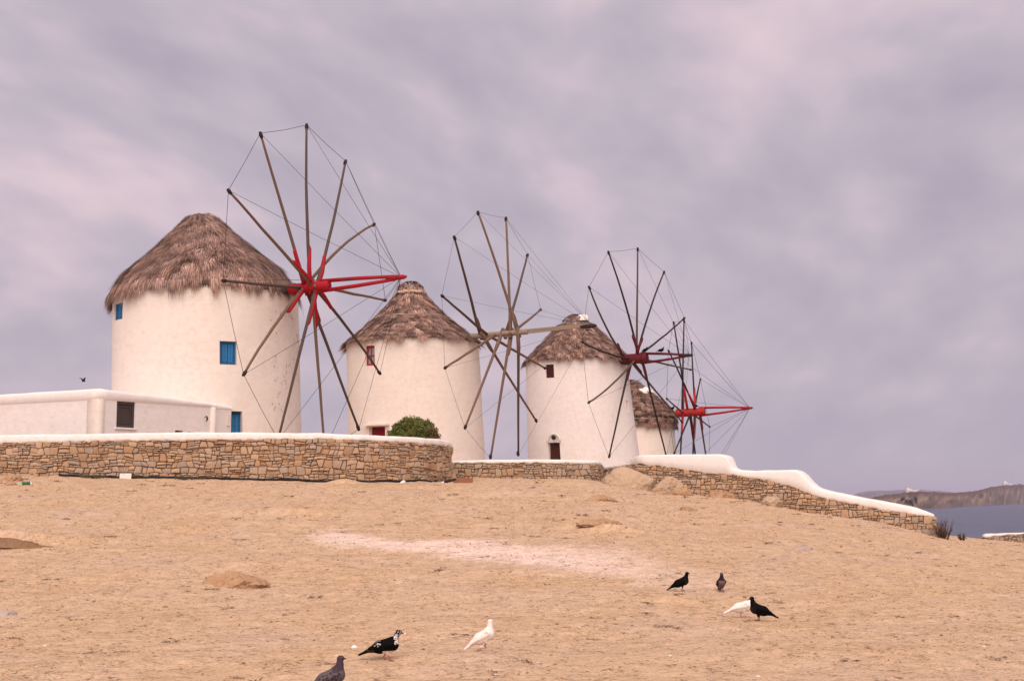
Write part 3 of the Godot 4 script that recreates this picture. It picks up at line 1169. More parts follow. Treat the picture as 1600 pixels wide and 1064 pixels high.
func wheel(mill: Node3D, w: Dictionary) -> void:
	# axle, twelve round spars through it, a forward pole with stays, and a rim rope from tip to tip
	var n: Vector3 = w.n.normalized()
	var u := Vector3.UP.cross(n).normalized()
	var v := n.cross(u)
	var o: Vector3 = w.at
	var st := st_new(true)
	var r: float = w.axle
	tube(st, [o + n * w.from, o + n * (w.from + 0.06), o + n * (w.to - 0.05), o + n * w.to], [r * 0.96, r, r * 0.98, r * 0.9], 12)
	var ax := put("sail_wheel", done(st), w.axle_mat, mill)
	st = st_new(true)
	tube(st, [o + n * (w.from - 1.6), o + n * (w.from + 0.02)], [r * 0.8, r * 0.8], 10)
	put("inner_axle", done(st), w.inner_mat, ax)
	for b in w.get("bands", []):
		st = st_new(true)
		tube(st, [o + n * (b - 0.05), o + n * (b + 0.05)], [r * 1.12, r * 1.12], 14)
		put("axle_band", done(st), w.axle_mat, ax)
	var rng := RandomNumberGenerator.new()
	rng.seed = w.seed
	var tips := []
	for s in w.spars:
		var a := deg_to_rad(s[0])
		var dirv := u * sin(a) + v * cos(a)
		var across := u * cos(a) - v * sin(a)
		var tip: Vector3 = o + n * w.plane + dirv * s[1]
		var root: Vector3 = o + n * (w.plane + s[3])
		tips.append(tip)
		var pts := []
		var rad := []
		for k in 9:
			var f := k / 8.0
			var bow: float = s[2] * 4.0 * f * (1.0 - f) * 0.9 + rng.randf_range(-0.012, 0.012) * (1.0 if k > 0 else 0.0)
			pts.append(root.lerp(tip, f) + across * bow - dirv * (0.2 if k == 0 else 0.0))
			rad.append(w.thick * lerpf(1.15, 0.72, f))
		st = st_new(true)
		tube(st, pts, rad, 7)
		var m: Material = w.woods[rng.randi() % w.woods.size()]
		var sp := put("spar", done(st), m, ax)
		var _same := sp
		# the stub beam that the spar is lashed to
		if w.stub > 0.0 and not (int(s[0]) in w.get("no_stub", [])):
			st = st_new(true)
			var f1: float = w.stub / s[1]
			var shift: Vector3 = across * w.thick * 0.9 * (1 if rng.randf() < 0.5 else -1) + n * w.thick * 0.5
			tube(st, [root - dirv * 0.25 + shift, pts[1] + shift, root.lerp(tip, f1) + shift * 0.8, root.lerp(tip, f1 + 0.02) + shift * 0.5], [w.thick * 1.4, w.thick * 1.4, w.thick * 1.2, w.thick * 0.5], 8)
			put("stub_beam", done(st), w.stub_mat, ax)
		# the dark tarred end with its rope hitch
		st = st_new(true)
		tube(st, [tip - dirv * 0.17, tip - dirv * 0.05, tip + dirv * 0.05], [w.thick * 0.9, w.thick * 1.25, w.thick * 0.8], 7)
		put("spar_end", done(st), M.wood_dark, ax)
	# forward pole
	var head: Vector3 = o + n * w.bow
	st = st_new(true)
	var side := v if w.get("upright", true) else u
	if w.get("twin", true):
		for k in [-1, 1]:
			var a: Vector3 = o + n * (w.to - 0.35) + side * k * r * 0.95
			var b: Vector3 = head - n * 0.45 + side * k * 0.05
			st = st_new(true)
			tube(st, [a, a.lerp(b, 0.5) + side * k * 0.015, b], [w.thick * 1.25, w.thick * 1.2, w.thick], 8)
			put("fore_pole", done(st), w.pole_mat, ax)
	else:
		for k in [-1, 1]:
			var a: Vector3 = o + n * (w.to - 0.6) + v * k * 0.06
			var b: Vector3 = head - n * 0.3 + v * (k * 0.035 + 0.05)
			var xf := Transform3D(Basis(u, v, n), a.lerp(b, 0.5))
			st = st_new()
			box(st, Vector3.ZERO, Vector3(0.11, 0.085, (b - a).length()), xf.looking_at(b + (b - a), v))
			put("fore_pole", done(st), w.pole_mat, ax)
	st = st_new(true)
	tube(st, [head - n * 0.75, head - n * 0.45, head - n * 0.1, head], [w.thick * 1.2, w.thick * 1.7, w.thick * 1.4, w.thick * 0.7], 8)
	put("pole_head", done(st), w.get("head_mat", w.pole_mat), ax)
	# ropes
	for i in tips.size():
		if not (i in w.get("no_rim", [])):
			var t: Vector3 = tips[i]
			var t2: Vector3 = tips[(i + 1) % tips.size()]
			var sag := (t2 - t).length() * 0.012
			st = st_new(true)
			tube(st, [t, t.lerp(t2, 0.5) + Vector3.DOWN * sag, t2], [w.rope, w.rope, w.rope], 5)
			put("rim_rope", done(st), M.rope, ax)
		if not (i in w.get("no_stay", [])):
			var hd := head - n * 0.2
			st = st_new(true)
			tube(st, [tips[i], tips[i].lerp(hd, 0.5) + Vector3.DOWN * 0.03, hd], [w.rope * 0.8, w.rope * 0.8, w.rope * 0.8], 5)
			put("stay_rope", done(st), M.rope, ax)


func arch(st: SurfaceTool, xf: Transform3D, w: float, rise: float) -> void:
	var pts := []
	var rad := []
	for k in 11:
		var a := PI * k / 10
		pts.append(xf * Vector3(-cos(a) * w * 0.5, sin(a) * rise, 0.02))
		rad.append(0.035)
	tube(st, pts, rad, 7)


func build_mills() -> void:
	var grp := "white windmills in a row on the hill"
	# --- the nearest mill: smooth shaggy thatch, blue shutters, red wheel
	var t := {"c0": Vector2(-10.37, -48.6), "c1": Vector2(-10.54, -48.6), "r0": 3.21, "r1": 3.13, "y0": 2.0, "y1": 8.32}
	var win := {"a": deg_to_rad(24.4), "y": 6.13, "w": 0.54, "h": 0.76, "depth": 0.16}
	var win2 := {"a": deg_to_rad(-55.0), "y": 7.62, "w": 0.78, "h": 0.56, "depth": 0.10}
	var door := {"a": deg_to_rad(25.8), "y": 3.3, "w": 0.72, "h": 1.9, "depth": 0.24}
	t.openings = [win, win2, door]
	var mill := base("windmill")
	tag(mill, "nearest, largest windmill with smooth shaggy thatch, blue shutters and bright red wheel hub", "windmill", grp)
	tower(mill, t, M.plaster_warm)
	var chips := st_new()
	var rng := RandomNumberGenerator.new()
	rng.seed = 55
	for i in 150:
		var a := deg_to_rad(rng.randf_range(52.0, 92.0))
		var y := rng.randf_range(4.3, 7.7)
		if hill.get_noise_2d(a * 6.0, y * 1.2) < -0.05:
			continue
		var h := rng.randf_range(0.02, 0.09)
		var w := rng.randf_range(0.004, 0.012)
		quad(chips, tower_point(t, a - w, y, -0.004), tower_point(t, a - w * 0.4, y + h, -0.012), tower_point(t, a + w, y + h * 0.9, -0.010), tower_point(t, a + w * 0.7, y - h * 0.2, -0.004))
	put("flaking_paint", done(chips), mat(lin(0.50, 0.41, 0.37), 0.95), mill).set_meta("kind", "stuff")
	joinery(mill, "window", opening_frame(t, win), 0.54, 0.76, "shutters", M.blue, M.blue_dark)
	joinery(mill, "window", opening_frame(t, win2), 0.78, 0.56, "shutters", M.blue, M.blue_dark)
	joinery(mill, "door", opening_frame(t, door), 0.72, 1.9, "planks", M.blue, M.blue_dark)
	roof(mill, Vector3(-10.64, 0, -48.6), [Vector2(3.13, 8.44), Vector2(2.98, 8.62), Vector2(2.48, 9.20), Vector2(1.90, 9.70), Vector2(1.36, 10.18), Vector2(0.84, 10.68), Vector2(0.36, 11.20)],
		{"seed": 3, "tilt": 0.055, "count": 16000, "length": 0.62, "course": 0.0, "swirl": 0.42, "drop": 1.5, "lift": 0.12, "width": 0.018, "tones": [[0.336, 0.226, 0.192], [0.427, 0.287, 0.230], [0.246, 0.153, 0.124], [0.142, 0.088, 0.074], [0.311, 0.178, 0.118]]})
	wheel(mill, {"seed": 1, "at": Vector3(-10.58, 8.30, -48.60), "n": Vector3(0.9130, 0.0349, 0.4065), "plane": 3.98, "from": 3.42, "to": 4.95, "bow": 7.85, "axle": 0.175, "thick": 0.054, "rope": 0.0085, "stub": 1.3, "bands": [3.6, 4.3],
		"spars": [[-60, 4.94, 0.0, 0.37], [-28, 5.33, 0.0, 0.05], [3, 5.67, -0.14, 0.25], [30, 5.74, 0.11, 0.47], [58, 5.73, -0.24, 0.02], [87, 5.59, 0.0, 0.52], [116, 5.63, -0.10, 0.37], [143, 5.72, 0.0, 0.05], [168, 5.5, 0.0, 0.3], [-162, 5.4, 0.0, 0.47], [-132, 4.77, 0.11, -0.03], [-95, 4.61, 0.0, -0.08]],
		"no_stub": [58, 87, -95], "no_rim": [5, 6], "axle_mat": M.red, "inner_mat": M.wood_dark, "stub_mat": M.red, "pole_mat": M.red, "woods": [M.wood, M.wood, M.wood_brown]})
	# --- second: coursed thatch tied with white twine, red window, bare wood wheel
	t = {"c0": Vector2(-4.35, -66.0), "c1": Vector2(-4.64, -66.0), "r0": 3.17, "r1": 3.09, "y0": 2.0, "y1": 8.60}
	win = {"a": deg_to_rad(-35.0), "y": 7.82, "w": 0.56, "h": 0.90, "depth": 0.14}
	door = {"a": deg_to_rad(-30.0), "y": 3.68, "w": 0.86, "h": 1.9, "depth": 0.26}
	t.openings = [win, door]
	mill = base("windmill")
	tag(mill, "second windmill, with red window, white twine round its thatch and bare grey wood wheel", "windmill", grp)
	tower(mill, t, M.plaster_warm)
	joinery(mill, "window", opening_frame(t, win), 0.56, 0.90, "glazed", M.red, M.red)
	joinery(mill, "door", opening_frame(t, door), 0.86, 1.9, "planks", M.red_door, M.red_door)
	var st := st_new()
	var of := opening_frame(t, door)
	box(st, Vector3(0.0, 1.03, 0.32), Vector3(1.25, 0.08, 0.3), of)
	put("lintel", done(st), M.plaster_warm, mill)
	var c := Vector3(-4.70, 0, -66)
	var tones := [[0.349, 0.233, 0.198], [0.285, 0.153, 0.105], [0.401, 0.269, 0.211], [0.169, 0.105, 0.086], [0.311, 0.183, 0.136]]
	var rf := roof(mill, c, [Vector2(3.02, 8.64), Vector2(2.62, 8.94), Vector2(2.1, 9.37), Vector2(1.55, 9.85), Vector2(1.12, 10.29), Vector2(0.74, 10.77), Vector2(0.56, 11.05)],
		{"seed": 5, "tilt": 0.025, "count": 8500, "length": 0.44, "course": 0.34, "swirl": 0.22, "drop": 0.25, "lift": 0.16, "width": 0.020, "tones": tones})
	thatch(rf, c, [Vector2(0.60, 11.06), Vector2(0.50, 11.28), Vector2(0.32, 11.44), Vector2(0.08, 11.50)], {"seed": 6, "count": 260, "length": 0.30, "course": 0.0, "swirl": 0.3, "drop": 0.1, "lift": 0.1, "width": 0.03, "tones": [[0.389, 0.233, 0.149], [0.298, 0.172, 0.112]]})
	for ring in [[0.72, 11.00, 0.035], [0.70, 11.06, 0.028], [1.82, 9.80, 0.014]]:
		st = st_new(true)
		var pts := []
		var rad := []
		for k in 33:
			pts.append(c + Vector3(sin(TAU * k / 32.0) * ring[0], ring[1] + 0.02 * sin(k * 1.9), cos(TAU * k / 32.0) * ring[0]))
			rad.append(ring[2])
		tube(st, pts, rad, 6)
		put("twine", done(st), M.twine, rf)
	wheel(mill, {"seed": 2, "at": Vector3(-4.54, 8.73, -66.0), "n": Vector3(0.9130, 0.0349, 0.4065), "plane": 4.08, "from": 2.9, "to": 5.75, "bow": 9.06, "axle": 0.13, "thick": 0.063, "rope": 0.0065, "stub": 0.95, "bands": [3.0, 4.9, 5.2], "twin": false,
		"spars": [[-45, 5.48, 0.05, -0.71], [-14, 5.62, 0.10, 1.18], [17, 6.0, 0.0, 0.83], [44, 6.07, 0.05, 0.58], [72, 5.93, 0.0, 0.89], [100, 6.05, 0.0, -0.32], [129, 5.93, 0.0, -0.58], [157, 5.88, 0.0, 1.21], [-172, 5.69, 0.0, 0.83], [-143, 5.52, 0.0, 0.38], [-111, 5.48, 0.0, 0.1], [-78, 5.34, 0.0, -0.32]],
		"no_stub": [72, 100, -111, -78], "no_rim": [4, 5, 6, 7], "no_stay": [6, 8], "axle_mat": M.wood_pale, "inner_mat": M.wood_pale, "stub_mat": M.wood_brown, "pole_mat": M.wood_pale, "head_mat": M.wood_dark, "woods": [M.wood, M.wood_brown, M.wood_brown]})
	# --- third: brown door under an arched hood
	t = {"c0": Vector2(3.94, -76.0), "c1": Vector2(3.45, -76.0), "r0": 3.06, "r1": 2.71, "y0": 2.0, "y1": 8.74}
	win = {"a": deg_to_rad(-34.0), "y": 8.04, "w": 0.50, "h": 0.70, "depth": 0.10}
	door = {"a": deg_to_rad(-33.5), "y": 3.37, "w": 0.66, "h": 1.9, "depth": 0.20}
	var niche := {"a": deg_to_rad(60.0), "y": 6.25, "w": 0.34, "h": 0.62, "depth": 0.10}
	t.openings = [win, door, niche]
	mill = base("windmill")
	tag(mill, "third windmill, with brown door under a small arched hood and dark red wheel hub", "windmill", grp)
	tower(mill, t, M.plaster)
	joinery(mill, "window", opening_frame(t, win), 0.50, 0.70, "solid", M.brown_door, M.brown_door)
	joinery(mill, "door", opening_frame(t, door), 0.66, 1.9, "planks", M.brown_door, M.brown_door)
	var nf := opening_frame(t, niche)
	st = st_new()
	box(st, Vector3(0, 0, -0.03), Vector3(0.36, 0.64, 0.05), nf)
	put("niche_back", done(st), M.plaster_warm, mill)
	of = opening_frame(t, door)
	of.origin += of.basis.z * 0.24
	st = st_new(true)
	arch(st, of.translated_local(Vector3(0, 0.98, 0)), 0.78, 0.42)
	put("arched_hood", done(st), M.plaster, mill)
	c = Vector3(3.49, 0, -76)
	rf = roof(mill, c, [Vector2(2.74, 8.80), Vector2(2.36, 9.18), Vector2(1.76, 9.78), Vector2(1.28, 10.28), Vector2(0.86, 10.69), Vector2(0.60, 10.90)],
		{"seed": 7, "tilt": 0.028, "count": 7500, "length": 0.44, "course": 0.38, "swirl": 0.22, "drop": 0.25, "lift": 0.15, "width": 0.022, "tones": tones})
	thatch(rf, c, [Vector2(0.60, 10.97), Vector2(0.48, 11.12), Vector2(0.28, 11.22), Vector2(0.05, 11.25)], {"seed": 8, "count": 220, "length": 0.30, "course": 0.0, "swirl": 0.3, "drop": 0.1, "lift": 0.1, "width": 0.032, "tones": [[0.349, 0.220, 0.161], [0.258, 0.146, 0.112]]})
	st = st_new(true)
	lathe(st, c + Vector3(0.36, 11.06, 0.34), [Vector2(0.36, -0.16), Vector2(0.33, 0.04), Vector2(0.22, 0.17), Vector2(0.0, 0.2)], 14, 0.12)
	put("plaster_patch", done(st), M.coping, rf)
	wheel(mill, {"seed": 4, "at": Vector3(3.54, 8.72, -76.0), "n": Vector3(0.829, 0.0, 0.5592), "plane": 3.56, "from": 2.72, "to": 4.2, "bow": 6.87, "axle": 0.27, "thick": 0.055, "rope": 0.0085, "stub": 1.25, "bands": [2.9, 4.05],
		"spars": [[-56, 5.73, -0.28, -0.61], [-28, 5.96, 0.2, 0.19], [3, 5.9, 0.0, 0.04], [33, 6.0, -0.18, 0.0], [64, 6.26, 0.09, -0.15], [91, 6.32, 0.0, 0.23], [121, 6.01, 0.0, -0.42], [147, 5.97, 0.0, 0.34], [-151, 5.94, 0.0, -0.31], [-118, 5.5, -0.18, 0.0], [-86, 5.49, -0.14, -0.34]],
		"no_stub": [3, 64, 91, -86, -118], "no_rim": [4, 5, 6, 7], "no_stay": [5, 10], "axle_mat": M.red_dark, "inner_mat": M.wood_dark, "stub_mat": M.red_dark, "pole_mat": M.red_dark, "head_mat": M.wood_dark, "woods": [M.wood, M.wood_dark, M.wood]})
	# --- fourth, mostly behind the third
	t = {"c0": Vector2(8.20, -95.0), "c1": Vector2(8.02, -95.0), "r0": 2.90, "r1": 2.80, "y0": 2.0, "y1": 6.5}
	t.openings = []
	mill = base("windmill")
	tag(mill, "farthest windmill, half hidden behind the third, its wheel hub bright red", "windmill", grp)
	tower(mill, t, M.plaster_warm)
	c = Vector3(8.06, 0, -95)
	rf = roof(mill, c, [Vector2(2.90, 6.25), Vector2(2.84, 6.95), Vector2(2.2, 7.68), Vector2(0.95, 8.62), Vector2(0.35, 9.2), Vector2(0.0, 9.3)],
		{"seed": 9, "count": 6500, "length": 0.42, "course": 0.36, "swirl": 0.25, "drop": 0.1, "lift": 0.14, "width": 0.026, "tones": [[0.311, 0.196, 0.161], [0.258, 0.146, 0.105], [0.362, 0.233, 0.174], [0.154, 0.098, 0.080]]})
	for k in 5:
		var a := 0.55 + k * 0.5
		var q := Vector3(sin(a), 0, cos(a))
		st = st_new(true)
		lathe(st, c + q * (1.15 - 0.12 * (k % 2)) + Vector3.UP * (8.50 + 0.14 * (k % 2)), [Vector2(0.34, -0.16), Vector2(0.32, 0.02), Vector2(0.2, 0.16), Vector2(0.0, 0.2)], 12, 0.2)
		put("plaster_patch", done(st), M.coping, rf)
	st = st_new(true)
	var pts2 := []
	var rad2 := []
	for k in 41:
		pts2.append(c + Vector3(sin(TAU * k / 40.0) * 3.0, 6.62 + 0.03 * sin(k * 2.3), cos(TAU * k / 40.0) * 3.0))
		rad2.append(0.016)
	tube(st, pts2, rad2, 6)
	put("twine", done(st), M.twine, rf)
	wheel(mill, {"seed": 6, "at": Vector3(8.04, 6.88, -95.0), "n": Vector3(0.9384, 0.0523, 0.3416), "plane": 3.88, "from": 3.05, "to": 4.95, "bow": 8.12, "axle": 0.27, "thick": 0.06, "rope": 0.011, "stub": 1.75, "bands": [3.1, 4.85],
		"spars": [[-52, 5.95, 0.12, 0.47], [-26, 6.34, 0.04, -0.09], [3, 6.21, 0.0, -0.47], [24, 5.35, -0.12, 0.43], [59, 4.97, -0.08, 0.34], [96, 6.3, 0.0, 0.13], [129, 6.29, 0.0, 0.69], [160, 5.83, 0.0, 0.04], [-169, 6.0, 0.0, 0.39], [-138, 5.99, 0.0, -0.43], [-120, 5.67, 0.0, 0.13], [-85, 6.04, 0.0, -0.39]],
		"no_stub": [59, 96, -85, -120], "axle_mat": M.red_bright, "inner_mat": M.wood_pale, "stub_mat": M.red_bright, "pole_mat": M.red, "woods": [M.wood_dark, M.wood_dark, M.wood_brown]})


func build_houses() -> void:
	# the low white house in front of the nearest mill: two walls meet in a rounded corner towards the viewer
	var o := base("white_house", Vector3(-11.91, -0.08, -40.95))
	tag(o, "low flat roofed white house with grey shutter, below the largest windmill", "house")
	var e1 := Vector3(3.0, 0, -4.5).normalized()      # along the right-hand wall
	var e2 := Vector3(-3.76, 0, -2.3).normalized()    # along the left-hand wall
	var out1 := e1.cross(Vector3.UP)
	out1 = out1 if out1.x > 0 else -out1
	var out2 := e2.cross(Vector3.UP)
	out2 = out2 if out2.z > 0 else -out2
	var long := 4.62
	# right-hand wall with its openings left open: a grid of faces between the edges of the openings
	var openings := [[0.64, 1.33, 3.60, 4.36], [2.93, 3.26, 3.15, 3.60], [3.44, 3.76, 3.12, 3.58]]
	var us := [0.0, long]
	var vs := [1.8, 4.42]
	for k in 24:
		us.append(long * k / 24.0)
	for q in openings:
		us.append_array([q[0], q[1]])
		vs.append_array([q[2], q[3]])
	us.sort()
	vs.sort()
	var wall := st_new()
	for i in us.size() - 1:
		for j in vs.size() - 1:
			if us[i + 1] - us[i] < 0.001 or vs[j + 1] - vs[j] < 0.001:
				continue
			var open := false
			for q in openings:
				var mu: float = (us[i] + us[i + 1]) * 0.5
				var mv: float = (vs[j] + vs[j + 1]) * 0.5
				if mu > q[0] and mu < q[1] and mv > q[2] and mv < q[3]:
					open = true
			if not open:
				quad(wall, e1 * us[i] + Vector3.UP * vs[j], e1 * us[i] + Vector3.UP * vs[j + 1], e1 * us[i + 1] + Vector3.UP * vs[j + 1], e1 * us[i + 1] + Vector3.UP * vs[j])
	for q in openings:
		var dp := out1 * -0.16
		var p := [e1 * q[0] + Vector3.UP * q[2], e1 * q[0] + Vector3.UP * q[3], e1 * q[1] + Vector3.UP * q[3], e1 * q[1] + Vector3.UP * q[2]]
		for k in 4:
			quad(wall, p[k], p[k] + dp, p[(k + 1) % 4] + dp, p[(k + 1) % 4])
	# end, left-hand wall and back
	quad(wall, e1 * long + Vector3.UP * 1.8, e1 * long + Vector3.UP * 4.42, e1 * long + e2 * 9.0 + Vector3.UP * 4.42, e1 * long + e2 * 9.0 + Vector3.UP * 1.8)
	quad(wall, e2 * 9.0 + Vector3.UP * 1.8, e2 * 9.0 + Vector3.UP * 4.42, Vector3.UP * 4.42, Vector3.UP * 1.8)
	put("wall", done(wall), M.plaster, o)
	# parapet: a rounded plaster band, sinking a little away from the corner
	var st := st_new(true)
	var ring_pts := []
	for k in 22:
		ring_pts.append([e2 * (9.0 - 9.0 * k / 22.0), 4.69 - 0.02 * (22 - k) / 22.0])
	for k in 14:
		ring_pts.append([e1 * (long * k / 13.0), 4.69 - 0.17 * k / 13.0])
	var rings := []
	for k in ring_pts.size():
		var p: Vector3 = ring_pts[k][0]
		var top: float = ring_pts[k][1] + 0.012 * hill.get_noise_1d(k * 4.0)
		var oo := out2 if k < 21 else out1 if k > 23 else (out1 + out2).normalized() * 1.2
		rings.append(PackedVector3Array([p + Vector3.UP * 4.36 + oo * 0.0, p + Vector3.UP * 4.42 + oo * 0.045, p + Vector3.UP * (top - 0.08) + oo * 0.05, p + Vector3.UP * (top - 0.02) + oo * 0.02, p + Vector3.UP * top - oo * 0.06, p + Vector3.UP * (top + 0.01) - oo * 0.2, p + Vector3.UP * top - oo * 0.34, p + Vector3.UP * (top - 0.1) - oo * 0.4, p + Vector3.UP * 4.3 - oo * 0.4]))
	skin(st, rings)
	fan(st, rings[0])
	fan(st, rings[-1], true)
	put("parapet", done(st), M.coping, o)
	st = st_new()
	quad(st, Vector3.UP * 4.4 - out1 * 0.1, e2 * 9.0 + Vector3.UP * 4.4, e1 * long + e2 * 9.0 + Vector3.UP * 4.4, e1 * long + Vector3.UP * 4.4)
	put("roof", done(st), M.coping, o)
	# corner pilaster, rounded and slightly proud
	st = st_new(true)
	rings = []
	for y in [1.8, 2.6, 3.4, 4.0, 4.40]:
		var ring := PackedVector3Array()
		ring.append(e2 * 0.5 + Vector3.UP * y - out2 * 0.02)
		ring.append(e2 * 0.47 + Vector3.UP * y + out2 * 0.035)
		ring.append(e2 * 0.12 + Vector3.UP * y + out2 * 0.04)
		ring.append(Vector3.UP * y + (out1 + out2) * 0.02)
		ring.append(e1 * 0.10 + Vector3.UP * y + out1 * 0.035)
		ring.append(e1 * 0.18 + Vector3.UP * y + out1 * 0.02)
		ring.append(e1 * 0.22 + Vector3.UP * y - out1 * 0.02)
		rings.append(ring)
	skin(st, rings)
	put("corner_pilaster", done(st), M.plaster_warm, o)
	# rounded far corner
	st = st_new(true)
	tube(st, [e1 * (long - 0.12) + Vector3.UP * 1.8 - out1 * 0.09, e1 * (long - 0.12) + Vector3.UP * 4.40 - out1 * 0.09], [0.15, 0.15], 16)
	put("corner_pilaster", done(st), M.plaster_warm, o)
	# shutter, and the dark backs of the two vents
	var xf := Transform3D(Basis(e1, Vector3.UP, out1), e1 * 0.985 + Vector3.UP * 3.98 - out1 * 0.07)
	joinery(o, "window", xf, 0.69, 0.76, "solid", M.shutter, M.shutter)
	st = st_new()
	box(st, Vector3(0, 0.335, 0.02), Vector3(0.66, 0.07, 0.06), xf)
	put("shutter_box", done(st), M.shutter, o)
	st = st_new()
	box(st, Vector3(0, -0.41, 0.06), Vector3(0.80, 0.05, 0.12), xf)
	put("sill", done(st), M.coping, o)
	for q in [openings[1], openings[2]]:
		st = st_new()
		box(st, Vector3.ZERO, Vector3(q[1] - q[0] + 0.02, q[3] - q[2] + 0.02, 0.03), Transform3D(Basis(e1, Vector3.UP, out1), e1 * (q[0] + q[1]) * 0.5 + Vector3.UP * (q[2] + q[3]) * 0.5 - out1 * 0.17))
		put("vent", done(st), M.shutter, o)
	st = st_new(true)
	var hook := e1 * 4.12 + Vector3.UP * 4.05 + out1 * 0.03
	tube(st, [hook, hook + out1 * 0.09 + Vector3.UP * 0.03, hook + out1 * 0.12 - Vector3.UP * 0.05, hook + out1 * 0.08 - Vector3.UP * 0.14], [0.012, 0.02, 0.032, 0.012], 7)
	put("wall_lamp", done(st), M.wood_dark, o)
	# the lower annexe between house and mill
	var an := base("annexe", Vector3(-11.91, -0.08, -40.95) + e1 * (long + 0.02) - out1 * 0.14)
	tag(an, "small white annexe beside the blue door of the largest windmill", "annexe")
	st = st_new()
	var axf := Transform3D(Basis(e1, Vector3.UP, out1), Vector3.ZERO)
	box(st, Vector3(0.40, 3.1, -0.9), Vector3(0.80, 2.62, 1.8), axf)
	put("wall", done(st), M.plaster, an)
	st = st_new(true)
	rings = []
	for k in 6:
		var p: Vector3 = e1 * (0.82 * k / 5.0)
		var top := 4.53 - 0.06 * k / 5.0
		rings.append(PackedVector3Array([p + Vector3.UP * 4.36 + out1 * 0.01, p + Vector3.UP * (top - 0.08) + out1 * 0.03, p + Vector3.UP * (top - 0.01) - out1 * 0.01, p + Vector3.UP * top - out1 * 0.14, p + Vector3.UP * (top - 0.02) - out1 * 0.3, p + Vector3.UP * 4.3 - out1 * 0.34]))
	skin(st, rings)
	fan(st, rings[0])
	fan(st, rings[-1], true)
	put("parapet", done(st), M.coping, an)
	st = st_new()
	box(st, Vector3(0.66, 4.02, 0.01), Vector3(0.10, 0.36, 0.05), axf)
	put("niche_frame", done(st), M.plaster_warm, an)
	# lamp over the brown door of the third mill
	var lamp := base("wall_lantern", Vector3(2.20, 4.58, -73.36))
	tag(lamp, "small dark round lantern above the third windmill's brown door", "lantern")
	var lx := Vector3(-0.55, 0, 0.83)
	st = st_new(true)
	tube(st, [Vector3.ZERO - lx * 0.1, lx * 0.08], [0.03, 0.03], 8)
	put("bracket", done(st), M.black, lamp)
	st = st_new(true)
	lathe(st, lx * 0.12, [Vector2(0.0, -0.13), Vector2(0.09, -0.10), Vector2(0.125, 0.0), Vector2(0.09, 0.09), Vector2(0.0, 0.13)], 14)
	put("globe", done(st), M.wood_dark, lamp)

# ------------------------------------------------------------------ rocks, plants, litter

func on_ground(x: float, d: float, sink := 0.0) -> Vector3:
	return Vector3(x, terrain_y(x, d) - sink, -d)


func rock(called: String, x: float, d: float, s: Vector3, turn: float, sink: float, seed_: int, m: Material, label: String, cut := 0.6, bump := 0.22) -> void:
	var o := put(called, stone_lump(seed_, s, bump, cut), m, self, on_ground(x, d, sink))
	o.rotation.y = turn
	tag(o, label, "rock")


